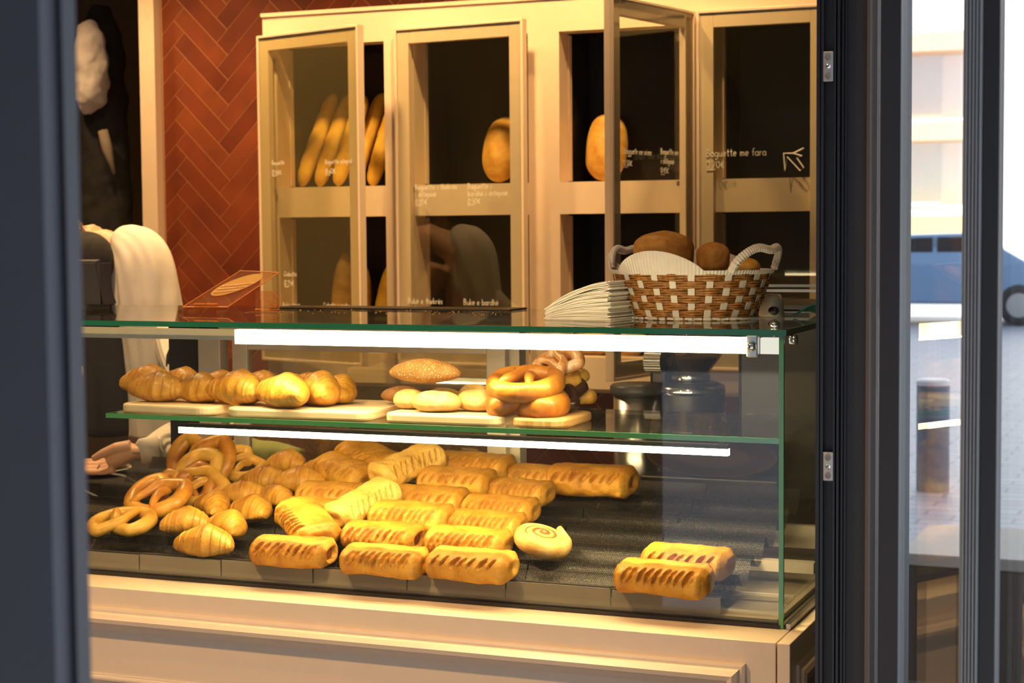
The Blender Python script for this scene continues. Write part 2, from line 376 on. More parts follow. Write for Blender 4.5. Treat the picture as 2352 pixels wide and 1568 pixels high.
S('trim_1', MB().box((-3.0, FY-.04, 0), (-2.935, FY+.1, 2.95)), M_cream)
S('wall_left', MB().box((-5, -1.6, 0), (-4.9, 4.9, 2.95)), M_wall)
S('wall_alcove', MB().box((-4.9, 4.1, 0), (-2.0, 4.2, 2.95)), plain('alcove_paint', (.16, .12, .08), .8))
S('wall_alcove_side', MB().box((-3.0, FY+.1, 0), (-2.94, 4.1, 2.95)), M_wall)
S('ceiling', MB().box((-5, -3.6, 2.95), (1.6, FY+.1, 3.05)).box((-5, FY+.1, 2.95), (-2.0, 4.9, 3.05)), M_ceil)
# side wall of the shop, seen end on behind the folded door leaf
a0 = Vector((-.045, .80, 0)); a1 = Vector((-.352, 2.35, 0)); dd = (a1-a0).normalized(); nn = Vector((dd.y, -dd.x, 0))
ang = math.atan2(dd.y, dd.x)
Mw = Matrix.Translation(a0) @ Matrix.Rotation(ang, 4, 'Z')
M_side = plain('dark_side_wall', (.035, .035, .04), .6)
S('wall_right', MB().box((.0, -.016, 0), ((a1-a0).length+.6, .016, 2.95), Mw), M_side)
S('wall_right_side', MB().box((.046, .42, 0), (.078, .79, 2.95)), M_side)
S('wall_right_return', MB().box((-.06, .79, 0), (.078, .82, 2.95)), M_side)
S('wall_right_front', MB().grid([[(.19, -.4, z), (.222, -.4, z), (.078, .42, z), (.046, .42, z)] for z in (0, 2.95)], closed_u=True), M_side)
# unseen facade put behind the camera to limit daylight, and the far shop front
S('wall_daylight_block', MB().box((-5, -3.7, 0), (-1.36, -3.6, 2.95)).box((-5, -3.7, 2.3), (1.6, -3.6, 2.95)), plain('dark_facade', (.03, .028, .026), .7))
S('wall_front_left', MB().box((-4.95, -1.7, 0), (-2.6, -1.6, 2.95)), plain('dark_inner_front', (.05, .04, .03), .7))
S('wall_shade_block', MB().box((-14, -3.7, 3.06), (1.55, 5.0, 26)), plain('shade_block_render', (.4, .37, .33), .8))  # unseen building mass added overhead to keep the street paving in shade
# ------------------------------------------------------------------ downlights of the room, added fill lamps
for i, (x, y) in enumerate(((-2.75, 1.95), (-2.05, 1.75), (-1.35, 1.75), (-.75, 1.75))):
    t = empty('ceiling_spotlight', (x, y, 2.9), label='round warm ceiling downlight above the bread cabinets, out of the picture top', cat='spotlight', group='ceiling downlights over the cabinets')
    MB().lathe([(.001, .05), (.05, .05), (.05, 0), (.042, -.005), (.04, .03), (.001, .03)], seg=20).build('housing', M_dark, t, smooth=True)
    l = lamp('spot_lamp', 'SPOT', (0, 0, -.01), (78, 86, 88, 60)[i], WARM, spot_size=math.radians(100), spot_blend=.8, shadow_soft_size=.04)
    l.rotation_euler = (math.radians(14), 0, 0); l.parent = t
for i, (x, y, e) in enumerate(((-2.2, .75, 150), (-1.25, -1.45, 230), (-.25, -.8, 45), (-3.5, 2.25, 60))):  # unseen fill lamps added to brighten counter front, person and jacket
    t = empty('ceiling_fill_lamp', (x, y, 2.9), label='round warm fill lamp added at the ceiling, out of the picture top', cat='lamp', group='added ceiling fill lamps')
    MB().lathe([(.001, .05), (.06, .05), (.06, 0), (.05, -.005), (.048, .03), (.001, .03)], seg=20).build('housing', M_dark, t, smooth=True)
    l = lamp('lamp_light', 'SPOT', (0, 0, -.01), e, (1, .60, .27), spot_size=math.radians(120), spot_blend=.6, shadow_soft_size=.06); l.parent = t

# ------------------------------------------------------------------ bread cabinet
CY = 2.3; X0c = -2.318; pitch = .505
ZT, ZB = 2.24, 1.02
cab = empty('bread_cabinet', (X0c, CY, ZB), label='tall cream wall cabinet with four glazed columns of bread shelves', cat='cabinet')
def cbox(mb, x0, x1, y0, y1, z0, z1): return mb.box((x0-X0c, y0-CY, z0-ZB), (x1-X0c, y1-CY, z1-ZB))
fr = MB(); ends = -.405; opn = []
for i in range(4):
    xa = X0c+i*pitch; oa, ob = xa+.052, min(xa+.452, ends-.0)
    cbox(fr, xa if i else X0c, oa, CY, CY+.08, ZB, ZT)
    if i < 3: cbox(fr, ob, xa+pitch, CY, CY+.08, ZB, ZT)
    for z0, z1 in ((ZB, 1.12), (1.57, 1.67), (2.139, ZT)): cbox(fr, oa, ob, CY, CY+.08, z0, z1)
    opn.append((oa, ob))
fr.build('face_frame', M_cream, cab)
cr = MB(); cbox(cr, X0c-.004, ends, CY-.006, CY+.31, ZT, ZT+.012); cbox(cr, X0c, ends, CY+.09, CY+.31, ZB-.02, ZB)
cbox(cr, X0c, X0c+.02, CY+.08, CY+.31, ZB, ZT); cr.build('carcass', M_cream, cab)
bk = MB()
cbox(bk, X0c+.02, ends, CY+.285, CY+.305, ZB, ZT-.002)
for oa, ob in opn:
    cbox(bk, ob+.0, ob+.012, CY+.081, CY+.284, ZB+.01, ZT-.01); cbox(bk, oa-.012, oa, CY+.081, CY+.284, ZB+.01, ZT-.01)
    for z in (2.142,): cbox(bk, oa, ob, CY+.081, CY+.284, z, z+.01)
bk.build('black_lining', M_black, cab)
for oa, ob in opn:
    for z in (1.11, 1.66):
        m = MB(); cbox(m, oa, ob, CY+.081, CY+.284, z-.012, z); m.build('inner_shelf', M_cream, cab)
for oa, ob in opn:
    for z0, z1 in ((1.125, 1.565), (1.675, 2.135)): m = MB(); cbox(m, oa, oa+.004, CY+.081, CY+.105, z0, z1); m.build('jamb_lining', M_cream, cab)

def door(hx, hy, W, ang, zb, zt, side, glassmat, parent, name='door'):
    """side=+1 hinge on the left edge and leaf runs to +X; -1 hinge on the right"""
    e = bpy.data.objects.new('door', None); C.objects.link(e); e.parent = parent; e.location = (hx-X0c, hy-CY, zb-ZB); e.rotation_euler = (0, 0, ang)
    H = zt-zb; a, b = (0, W) if side > 0 else (-W, 0); st = .052; t = .022
    f = MB().box((a, -t, 0), (a+st, 0, H)).box((b-st, -t, 0), (b, 0, H)).box((a+st, -t, 0), (b-st, 0, st)).box((a+st, -t, H-st), (b-st, 0, H))
    f.box((a, -t-.006, 0), (a+.009, -t, H)).box((b-.009, -t-.006, 0), (b, -t, H)).box((a+.009, -t-.006, H-.009), (b-.009, -t, H)).box((a+.009, -t-.006, 0), (b-.009, -t, .009))
    # frame, pane and lettering hang on one leaf mesh
    leaf = f.build('door_frame', M_cream, parent, bevel=.0015); leaf.location = e.location; leaf.rotation_euler = e.rotation_euler
    bpy.data.objects.remove(e)
    MB().box((a+.0095, -.0238, .0095), (b-.0095, -.0222, H-.0095)).build('pane', glassmat, leaf)
    for z in (H*.13, H*.5, H*.9):
        MB().box((.01 if side > 0 else -.03, .0, z), (.03 if side > 0 else -.01, .012, z+.05)).box((.015 if side > 0 else -.05, .004, z+.018), (.05 if side > 0 else -.015, .01, z+.032)).build('hinge', M_steel, leaf)
    return leaf
ZD0, ZD1 = 1.09, 2.175
d1 = door(-2.318, 2.298, .488, math.radians(-19), ZD0, ZD1, 1, M_hazy_glass, cab)
d2 = door(-1.812, 2.298, .478, math.radians(-7.5), ZD0, ZD1, 1, M_door_glass, cab)
d3 = door(-.838, 2.297, .49, math.radians(78), ZD0, ZD1, -1, M_door_glass, cab)
d4 = door(-.803, 2.298, .398, math.radians(0), ZD0, ZD1, 1, M_door_glass, cab)
def wr(leaf, px, py, lines, s, **k):
    """put lettering on a leaf where it stands in the photo"""
    Mx = Matrix.Translation(Vector(leaf.location)+Vector((X0c, CY, ZB))) @ leaf.rotation_euler.to_matrix().to_4x4(); Mi = Mx.inverted()
    o = Mi @ CAM; d = Mi.to_3x3() @ ray(px, py); t = (-.0245-o.y)/d.y; p = o+d*t
    return write(lines, p.x, p.z, s, leaf, -.0245, **k)
s = .0088
wr(d1, 624, 379, ['Baguette'], s); wr(d1, 625, 402, ['0.50€'], s*1.2)
wr(d1, 747, 377, ['Baguette integral'], s); wr(d1, 748, 399, ['0.60€'], s*1.2)
wr(d1, 653, 634, ['Ciabatta'], s); wr(d1, 653, 655, ['0.25€'], s*1.25)
wr(d1, 650, 705, ['Bukëz fshati'], s); wr(d1, 743, 705, ['Ciabatta e madhe'], s)
wr(d2, 953, 436, ['Baguette i thekrës', 'i shtëpisë', '0.55€'], s*1.2, lead=2.2)
wr(d2, 1074, 434, ['Baguette i', 'bardhë i shtëpisë', '0.50€'], s*1.2, lead=2.2)
wr(d2, 937, 697, ['Bukë e thekrës', 'e shtëpisë'], s*1.27, lead=2.2)
wr(d2, 1065, 700, ['Buke e bardhë', 'e shtëpisë'], s*1.27, lead=2.2)
wr(d3, 1433, 353, ['Bagguete me miser', '0.50€'], s*1.2, lead=3.2)
wr(d3, 1518, 354, ['Baguette me', 'i shtëpisë', '0.45€'], s*1.2, lead=2.6)
wr(d4, 1622, 360, ['Baguette me fara', '0.70€'], s*1.48, lead=2.6)
# chalk arrow on the fourth door
def arrow(leaf):
    P = [at(x, y, Y=2.2735) for x, y in ((1846, 340), (1822, 352), (1800, 352), (1803, 392), (1808, 360), (1838, 392), (1846, 385), (1830, 362), (1842, 358), (1822, 352))]
    q = [(p.x-leaf.location.x-X0c, -.0245, p.z-leaf.location.z-ZB) for p in P]
    o = MB().tube(q, .0022, 6).build('chalk_arrow', M_text, leaf); o['label'] = 'white hand drawn bent arrow'
arrow(d4)

# ------------------------------------------------------------------ generic bread shapes
def nz3(p, s, seed=0): return noise.noise(Vector(p)*s+Vector((seed*7.3, seed*3.1, seed)))
def loaf_mesh(name, L, W, H, mat, seed=0, pw=2.4, slashes=0, bend=0, lump=.06, flatb=.35, tip=1.0):
    rows = []; n, k = 44, 28
    for i in range(n+1):
        t = -1+2*i/n; r = max(0.02, (1-abs(t)**pw))**(.5*tip); row = []
        for j in range(k):
            a = 2*PI*j/k; y = math.cos(a)*W/2*r; z = math.sin(a)*H/2*r
            if z < 0: z *= (1-flatb)
            p = Vector((t*L/2, y+bend*(1-t*t), z)); d = 1+lump*nz3((p.x/W, p.y/W, p.z/H), 2.0, seed)
            if slashes and math.sin(a) > .2:
                u = (t*slashes/2+.35*math.cos(a)) % 1.0; d -= .07*max(0, 1-abs(u-.5)*7)*(math.sin(a)-.2)
            row.append((p.x, bend*(1-t*t)+y*d, z*d))
        rows.append(row)
    mb = MB(); mb.grid(rows, closed_u=True); nn_ = len(rows)
    mb.f.append(tuple(range(k))[::-1]); mb.f.append(tuple((nn_-1)*k+q for q in range(k)))
    return mb
def place(o, loc, rz=0, rx=0, ry=0, s=1):
    o.location = loc; o.rotation_euler = (rx, ry, rz); o.scale = (s, s, s); return o
# loaves in the cabinet -------------------------------------------------
bag = [loaf_mesh('baguette', .60, .066, .062, M_bag, i, 6, 5, .006, .08, .2) for i in range(3)]
def standing(mb, name, mat, base, top, label, cat, group=None):
    b, t = Vector(base), Vector(top); o = mb.build(name, mat, smooth=True)
    d = (t-b).normalized(); o.rotation_mode = 'QUATERNION'; o.rotation_quaternion = d.to_track_quat('X', 'Z'); o.location = (b+t)/2
    return tag(o, label, cat, group)
YB = 2.47
def lean(k, px0, py0, px1, py1, wid, name, mat, label, cat, seed, group=None, y0=2.44, y1=2.53, pw=6, sl=5, minz=1.665, flat=.2, bend=.006):
    a = at(px0, py0, Y=y0); b = at(px1, py1, Y=y1); L = (b-a).length
    wid *= 1.12 if name == 'baguette' else 1
    mb = loaf_mesh(name, L, wid, wid*.85, mat, seed, pw, sl, bend, .07, flat)
    return standing(mb, name, mat, a, b, label, cat, group)
lean(0, 692, 428, 770, 216, .062, 'baguette', M_bag, 'baguette leaning leftmost in the top left cabinet compartment', 'baguette', 1, 'baguettes in the top left compartment')
lean(0, 733, 428, 808, 216, .064, 'baguette', M_bag, 'second baguette from the left in the top left cabinet compartment', 'baguette', 2, 'baguettes in the top left compartment')
lean(0, 775, 427, 838, 220, .062, 'baguette', M_bag, 'third baguette from the left in the top left cabinet compartment', 'baguette', 3, 'baguettes in the top left compartment', y0=2.40, y1=2.47)
lean(0, 812, 427, 880, 215, .060, 'baguette', M_bag, 'baguette crossing the door stile in the top left compartment', 'baguette', 4, 'baguettes in the top left compartment')
lean(0, 855, 427, 912, 235, .060, 'baguette', M_bag, 'rightmost baguette of the top left compartment, seen in the door gap', 'baguette', 5, 'baguettes in the top left compartment', y0=2.42, y1=2.5)
lean(0, 1143, 416, 1168, 272, .135, 'rye_loaf', M_rye, 'oval brown loaf standing in the second top compartment', 'bread', 6, y0=2.42, y1=2.53, pw=2.6, sl=0, bend=0)
lean(0, 1388, 414, 1398, 264, .135, 'rye_loaf', M_rye, 'oval brown loaf standing in the third top compartment behind the open door', 'bread', 7, y0=2.42, y1=2.53, pw=2.6, sl=3, bend=0)
lean(0, 790, 818, 792, 580, .075, 'ciabatta', M_rye, 'pointed ciabatta leftmost in the lower left compartment', 'bread', 8, 'ciabattas in the lower left compartment', y0=2.42, y1=2.5, pw=2.0, sl=0)
lean(0, 828, 818, 838, 612, .07, 'ciabatta', M_rye, 'ciabatta in the lower left compartment beside the door stile', 'bread', 9, 'ciabattas in the lower left compartment', y0=2.42, y1=2.5, pw=2.2, sl=0)
lean(0, 872, 818, 902, 600, .07, 'ciabatta', M_bag, 'ciabatta in the lower left compartment seen in the door gap', 'bread', 10, 'ciabattas in the lower left compartment', y0=2.42, y1=2.5, pw=2.2, sl=0)
for i, (px, py, sc, lb) in enumerate(((1360, 790, .15, 'round crusty loaf left of the pair at the bottom of the third compartment'), (1440, 792, .13, 'round crusty loaf right of the pair at the bottom of the third compartment'), (1010, 800, .15, 'round loaf at the bottom of the second compartment'))):
    p = at(px, py, Y=2.47); o = loaf_mesh('round_loaf', sc, sc*.9, .11, M_rye, i+20, 2.2, 2, 0, .12, .1).build('round_loaf', M_roll if i < 2 else M_rye, smooth=True)
    p.z = 1.11+.05; o.location = p; tag(o, lb, 'bread')

# ------------------------------------------------------------------ display case and counter
ZC = .85; ZG = 1.352; XL = -2.3
case = empty('display_case', (0, 0, ZC), label='glass pastry display case with two shelves on the cream counter', cat='display case')
def kb(mb, lo, hi): return mb.box((lo[0], lo[1], lo[2]-ZC), (hi[0], hi[1], hi[2]-ZC))
m = MB(); kb(m, (XL, 0, ZC), (0, .006, ZG-.01)); m.build('front_glass', M_glass, case)
m = MB(); kb(m, (-.002, .006, ZC), (.004, .72, ZG-.01)); m.build('side_glass', M_glass, case)
m = MB(); kb(m, (-.0025, -.002, ZC), (.0055, .0035, ZG-.01)); m.build('corner_edge', M_greenl, case)
m = MB(); kb(m, (XL, -.004, ZG-.01), (.008, .62, ZG)); m.build('top_glass', M_glass, case)
m = MB(); kb(m, (XL, -.007, ZG-.0105), (.011, -.004, ZG-.0005)); kb(m, (.008, -.004, ZG-.0105), (.011, .62, ZG-.0005)); m.build('top_edge', M_green, case)
m = MB(); kb(m, (-1.36, .035, 1.157), (-.006, .40, 1.166)); m.build('shelf_glass', M_glass, case)
m = MB(); kb(m, (-1.36, .031, 1.157), (-.006, .035, 1.166)); kb(m, (-1.364, .031, 1.157), (-1.36, .40, 1.166)); m.build('shelf_edge', M_greenl, case)
m = MB(); kb(m, (XL, .012, .853), (-.008, .72, .862)); m.build('deck', M_deck, case)
m = MB(); kb(m, (XL, -.004, ZC), (0, 0.0, ZC+.006)); kb(m, (.004, 0, ZC), (.010, .72, ZC+.006)); kb(m, (XL, .006, ZC), (0, .012, ZC+.008)); m.build('gasket', M_rubber, case)
m = MB(); kb(m, (.0105, -.002, ZC), (.0175, .72, ZC+.009)); m.build('side_rail', M_steel, case)
# rear frame with sliding door
m = MB()
for x0, x1, z0, z1, y0 in ((-1.55, -1.49, .86, 1.335, .66), (-.80, -.735, .86, 1.28, .66), (-1.55, -.735, 1.285, 1.335, .66), ): kb(m, (x0, y0, z0), (x1, y0+.04, z1))
m.build('rear_frame', M_alu, case, bevel=.002)
m = MB()
for x0, x1, z0, z1 in ((-1.445, -1.405, .9, 1.285), (-.805, -.76, .9, 1.285), (-1.405, -.805, 1.25, 1.285), (-1.405, -.805, .9, .93)): kb(m, (x0, .64, z0), (x1, .658, z1))
sd = m.build('sliding_door', M_alu, case, bevel=.002)
m = MB(); kb(m, (-1.405, .646, .93), (-.805, .65, 1.25)); m.build('pane', glass('sliding_glass', (.93, .93, .86), base=.20, veil=.05, veilcol=(.7, .6, .4)), sd)
m = MB(); kb(m, (-1.63, .66, .9), (-1.55, .70, 1.30)); m.build('rear_post', M_dark, case)
# led bars
led = MB(); kb(led, (-1.06, .022, 1.309), (-.062, .040, 1.336)); led.build('upper_light_bar', M_led, case)
m = MB(); kb(m, (-.040, .022, 1.309), (-.006, .040, 1.336)); m.build('light_bar_end', emit('led_end', (1, .93, .8), .9), case)
m = MB(); kb(m, (XL, .022, 1.316), (-1.06, .040, 1.336)); m.build('unlit_bar', M_strip_off, case)
m = MB(); kb(m, (-1.205, .045, 1.131), (-.103, .06, 1.1425)); m.build('lower_light_bar', M_led2, case)
m = MB(); kb(m, (-1.205, .045, 1.1428), (-.103, .062, 1.150)); kb(m, (-1.2, .05, 1.150), (-1.19, .06, 1.157)); kb(m, (-.12, .05, 1.150), (-.11, .06, 1.157)); m.build('light_bar_housing', M_dark, case)
for nm, lx, ly, lz, L_, e_ in (('upper_led_light', -.56, .031, 1.3075, 1.0, 12.5), ('lower_led_light', -.655, .0525, 1.130, 1.1, 8.0)):
    l = lamp(nm, 'AREA', (lx, ly, lz-ZC), e_, (1, .70, .32), shape='RECTANGLE', size=L_, size_y=.012); l.parent = case; l.rotation_euler = (D(-38) if "upper" in nm else D(28), 0, 0)
# bracket and bolts at the corner
m = MB(); kb(m, (-.061, .010, 1.303), (-.041, .024, 1.342)); br = m.build('corner_bracket', M_steel, case, bevel=.003)
MB().ell((-.051, .006, 1.322-ZC), (.0085, .006, .0085)).build('bolt', M_chrome, br, smooth=True)
for (x, y, z) in ((-.022, .05, 1.356),):
    MB().lathe([(.001, .006), (.007, .006), (.009, .003), (.009, -.003), (.003, -.003), (.003, -.022), (.006, -.022), (.006, -.028), (.001, -.028)], (x, y, z-ZC), 16).build('bolt', M_chrome, case, smooth=True)
q = at(1812, 780, X=.006)
b_ = MB().lathe([(.001, .008), (.008, .008), (.009, .004), (.009, -.004), (.001, -.004)], seg=16).build('bolt', M_chrome, case, smooth=True); b_.location = (.012, q.y, q.z-ZC); b_.rotation_euler = (0, PI/2, 0)
# support rails under the trays
m = MB()
kb(m, (-1.5, .30, .885), (-.01, .325, .905)); kb(m, (-1.5, .14, .872), (-.01, .146, .877)); kb(m, (-1.5, .55, .885), (-.01, .57, .93)); m.build('tray_support', M_alu, case)

# counter body
ctr = empty('counter', (0, 0, 0), label='cream panelled counter with moulded front under the display case', cat='counter')
YF = -.10; XE = .040
MB().box((XL, YF, .12), (.0165, .74, ZC-.0005)).build('counter_body', M_counter, ctr, bevel=.0015)
MB().box((.0185, YF, .12), (XE, .74, ZC-.0005)).build('end_panel', M_counter, ctr, bevel=.0015)
MB().box((XL, YF+.06, 0), (XE-.03, .70, .12)).build('plinth', M_dark, ctr)
def moulding(parent, x0, x1, z0, z1, y, axis='x', w=.044, d=.024, name='moulding'):
    prof = [(0, 0), (.0, .35), (.10, .45), (.18, .45), (.24, .75), (.42, 1), (.60, .92), (.68, .6), (.70, .52), (.76, .5), (.86, .42), (.88, .2), (1.0, .12), (1.0, 0)]
    rows = []
    for a, b in prof:
        i, o = a*w, b*d; rows.append([(x0+i, y-o, z0+i), (x1-i, y-o, z0+i), (x1-i, y-o, z1-i), (x0+i, y-o, z1-i)])
    if axis == 'y': rows = [[(y+(y-p[1]), p[0], p[2]) for p in r] for r in rows]
    return MB().grid(rows, closed_u=True).build(name, M_counter, parent)
moulding(ctr, -2.2, -.033, .22, .812, YF)
moulding(ctr, -2.08, -.16, .34, .683, YF, w=.02, d=.006, name='inner_bead')
moulding(ctr, -.055, .68, .22, .805, XE, axis='y', w=.044, d=.014, name='side_moulding')

# perforated wave trays ---------------------------------------------------
NR = 6; DY = .1
def tray_mesh(w, off):
    prof = []
    for i in range(NR):
        ya, za = .026+DY*i, .889+.017*i
        for k in range(18):
            t = k/18; y = ya+DY*t
            z = za+.017*t-(.036*math.sin(PI*max(0, (t-.16)/.84))**.7 if t > .16 else 0)+(.003 if k == 0 else 0)
            prof.append((y, z))
    prof.append((.026+DY*NR, .889+.017*NR))
    v = []; f = []; uv = []; s_ = 0; L = []
    for i, (y, z) in enumerate(prof):
        if i: s_ += math.hypot(y-prof[i-1][0], z-prof[i-1][1])
        v += [(0, y, z-.889), (w, y, z-.889)]; L += [(0, s_), (w, s_)]
    for i in range(len(prof)-1): f.append((2*i, 2*i+1, 2*i+3, 2*i+2))
    me = bpy.data.meshes.new('wave_sheet'); me.from_pydata(v, [], f); me.materials.append(M_perf)
    ul = me.uv_layers.new(name='UVMap')
    for p in me.polygons:
        for li in p.loop_indices: ul.data[li].uv = L[me.loops[li].vertex_index]
        p.use_smooth = True
    return me
xs = [-2.06, -1.86, -1.66, -1.46, -1.28, -1.094, -.894, -.698, -.502, -.303, -.105]
tl = ['far left', 'second', 'third', 'fourth', 'fifth', 'sixth', 'seventh', 'eighth', 'ninth', 'tenth']
labs = {4: 'black perforated wave tray under the leftmost pretzel', 5: 'black perforated wave tray under the small croissants', 6: 'black perforated wave tray under the slit pastry left of the front row', 7: 'black perforated wave tray below the second front pastry', 8: 'black perforated wave tray below the third front pastry and the swirl', 9: 'mostly empty black perforated wave tray right of the swirl bun', 10: 'rightmost black perforated wave tray holding the two lone pastries'}
for i in range(2, len(xs)-1):
    w_ = xs[i+1]-xs[i]-.003; dz = (i % 3)*.0012
    t = empty('perforated_tray', (xs[i], 0, .889+dz), label=labs.get(i+1, 'black perforated wave tray at the hidden left end of the case'), cat='tray')
    o = bpy.data.objects.new('wave_sheet', tray_mesh(w_, 0)); C.objects.link(o); o.parent = t
    MB().box((0, .0145, -.034), (w_, .018, 0)).box((0, .0145, -.0), (w_, .028, .002)).build('front_lip', M_lip, t)
    MB().box((0, .016, .0022), (w_, .026, .004)).build('lip_edge', M_rubber, t)

# ------------------------------------------------------------------ pastries
def strudel(seed, L=.156, W=.084, H=.055, mat=None, fill=None, ns=8, cheese=False):
    rnd = random.Random(seed); n, k = 110, 72; rows = []; bws = []
    sl = [(-.40+.80*(i+.5)/ns+rnd.uniform(-.014, .014), rnd.uniform(.55, 1.25), rnd.uniform(.1, 1)) for i in range(ns)]
    for i in range(n+1):
        t = -1+2*i/n; e = min(1, (1-abs(t))/.13); r = .74+.26*math.sin(e*PI/2)
        row = []; row_b = []
        for j in range(k):
            a = 2*PI*j/k; ca, sa = math.cos(a), math.sin(a)
            y = math.copysign(abs(ca)**.72, ca)*W/2*r; z = math.copysign(abs(sa)**.80, sa)*H/2*r
            x = t*L/2*(1-.02*abs(ca))
            dd_ = 0
            # slits run diagonally over the front shoulder: angle 200..300deg is bottom, front is -y
            u = x/L; fa = (math.degrees(a)-205) if math.degrees(a) > 90 else 999   # front face around 180 deg
            va = (math.degrees(a)-144)/(29.0+5*math.sin(seed))    # -1..1 from top-front to low-front
            if abs(va) < 1.0:
                for c, amp, dk in sl:
                    cc = c-va*.042; wv = .031*math.sqrt(max(0, 1-va*va))*amp
                    q = abs(u-cc)/max(wv, 1e-4)
                    if q < 1: dd_ = max(dd_, (1-q*q)**.6*(.55+.45*dk)*min(1, (1-abs(va))*2.5))
                    elif q < 1.7: dd_ = min(dd_ if dd_ else 0, -.12*(1.7-q)/.7) if dd_ <= 0 else dd_
            lum = .11*nz3((x*24, y*24, z*24), 1, seed)+.05*nz3((x*60, y*60, z*60), 1, seed)+.02*nz3((x*140, y*140, z*140), 1, seed)
            rr = 1+lum+.05*max(0, nz3((x*34+y*20, y*60, z*60), 1, seed+9))-.25*dd_
            row_b.append(max(0, min(1, (.55 if dd_ < -.01 else 0)+.35*(1 if .02 < dd_ < .5 else 0)+.35*max(0, sa)*max(0, nz3((x*16, y*16, 1), 1, seed+3)+.25)+.35*max(0, abs(t)-.86)*7)))
            if z < 0: z *= .86
            row.append((x, y*rr, z*rr+H*.40))
        rows.append(row); bws.append(row_b)
    # inward fold at both ends
    for end in (0, -1):
        base = rows[end]; sg = -1 if end == 0 else 1; add = []
        for sc_, dx in (((.86, .0035), (.66, .001), (.58, -.008), (.42, -.014)) if (end == -1 and seed in (1, 5)) else ((.90, .0035), (.70, .0045), (.45, .003), (.2, .0015), (.02, .001))):
            add.append([(base[j][0]+sg*dx, base[j][1]*sc_, (base[j][2]-H*.4)*sc_+H*.4) for j in range(k)])
        ab = [[.45]*k]*len(add)
        if end == 0: rows = add[::-1]+rows; bws = ab+bws
        else: rows = rows+add; bws = bws+ab
    mb = MB(); mb.grid(rows, closed_u=True); mb.brown = [q*.75 for rw in bws for q in rw]
    root = mb.build('puff_pastry', mat, smooth=True)
    fm = MB(); fr_ = []
    for i in range(13):
        t = -1+2*i/12; fr_.append([(t*L*.455 if seed in (1, 5) else t*L*.44, math.cos(2*PI*j/24)*W*.40*(1-.04*nz3((t*5, j, 0), 1, seed)), math.sin(2*PI*j/24)*H*.385+H*.39) for j in range(24)])
    fm.grid(fr_, closed_u=True); fm.f.append(tuple(range(24))); fm.f.append(tuple(12*24+q for q in range(24)))
    fo = fm.build('filling', fill, root, smooth=True)
    return root
sp = [strudel(1, mat=M_strudel2, fill=M_fill), strudel(2, mat=M_strudel, fill=M_cheese, ns=9), strudel(3, mat=M_strudel3, fill=M_cheese, ns=8), strudel(4, mat=M_strudel, fill=M_cheese, ns=7), strudel(5, mat=M_strudel2, fill=M_cheese, ns=7)]
used = set()
def put(protos, k, loc, rot, label, cat, group, s=1.0, lock=None):
    o = protos[k]
    if id(o) in used: o = copy_tree(o)
    else: used.add(id(o))
    o.location = loc; o.rotation_euler = rot; o.scale = (s, s, s) if not isinstance(s, tuple) else s
    o['label'] = label; o['category'] = cat
    if group: o['group'] = group
    return o
def tp(px, py, lift=.0): return slope_hit(px, py, .885+.012+lift, .17)
D = math.radians
# px,py centre, proto, yaw, lift, roll(x), pitch(y), scale, label
SL = [
 (676, 1270, 0, 3, .0, 0, 0, 1.0, 'slit pastry with open filled end, leftmost of the front row at the tray lip'),
 (886, 1290, 1, 2, .0, 0, 0, 1.0, 'slit pastry at the tray lip, between the open ended one and the wrinkled one'),
 (1086, 1300, 3, -3, .004, 0, 0, 1.02, 'wrinkled slit pastry at the right end of the front row, left of the swirl bun'),
 (881, 1236, 0, 0, .004, 0, 0, .98, 'slit pastry with dark glistening filling at its right end, behind the front row'),
 (1078, 1248, 1, 0, .006, 0, 0, 1.0, 'slit pastry directly left of the swirl bun in the second row'),
 (708, 1205, 1, -44, .020, 0, 11, 1.08, 'slit pastry lying diagonally beside the croissants, pointing to the front'),
 (948, 1190, 1, 0, .022, 0, 0, 1.03, 'dark golden slit pastry mid pile, left end against the pale diagonal one'),
 (1120, 1207, 1, 0, .006, 0, 0, .95, 'slit pastry with two dark red slits, behind and left of the swirl bun'),
 (722, 1178, 3, -6, .004, 0, 0, .95, 'slit pastry mostly buried under the lower bright diagonal one'),
 (838, 1156, 2, 68, .034, 0, -16, .98, 'pale bright slit pastry, lower of the two diagonal ones'),
 (764, 1138, 3, 2, .006, 0, 0, .92, 'slit pastry whose right end slides under the lower bright diagonal one'),
 (990, 1150, 3, 0, .012, 0, 0, .98, 'slit pastry in the middle row, right of the lower bright diagonal one'),
 (1152, 1171, 1, -3, .006, 0, 0, .95, 'slit pastry at the right edge of the pile, one row behind the red slits'),
 (1052, 1108, 3, -3, .022, 0, 0, 1.02, 'broad smooth topped slit pastry below the curled end one'),
 (1192, 1131, 1, -6, .006, 0, 0, .92, 'slit pastry on the right edge of the pile with a folded corner'),
 (800, 1086, 3, -30, .014, 0, 6, 1.1, 'smooth pastry at the left back of the pile beside the single far croissant'),
 (850, 1056, 3, -32, .028, 0, 8, 1.1, 'topmost smooth pastry at the back left of the pile'),
 (938, 1070, 2, 64, .050, 0, -13, 1.02, 'pale bright pastry lying diagonally, upper of the two bright ones'),
 (1092, 1075, 1, -4, .022, 0, 0, 1.08, 'pastry with a curled left end at the back of the pile'),
 (1218, 1096, 3, -6, .006, 0, 0, .9, 'pastry at the back touching the single long pastry on its right'),
 (1360, 1106, 4, -1, .004, 0, 0, 1.16, 'long smooth pastry alone in the back row with an open right end'),
 (1581, 1292, 3, -5, .0, 0, 0, 1.0, 'back one of the two lone pastries at the right end'),
 (1527, 1331, 1, -2, .004, 0, 0, 1.03, 'front one of the two lone pastries at the right end')]
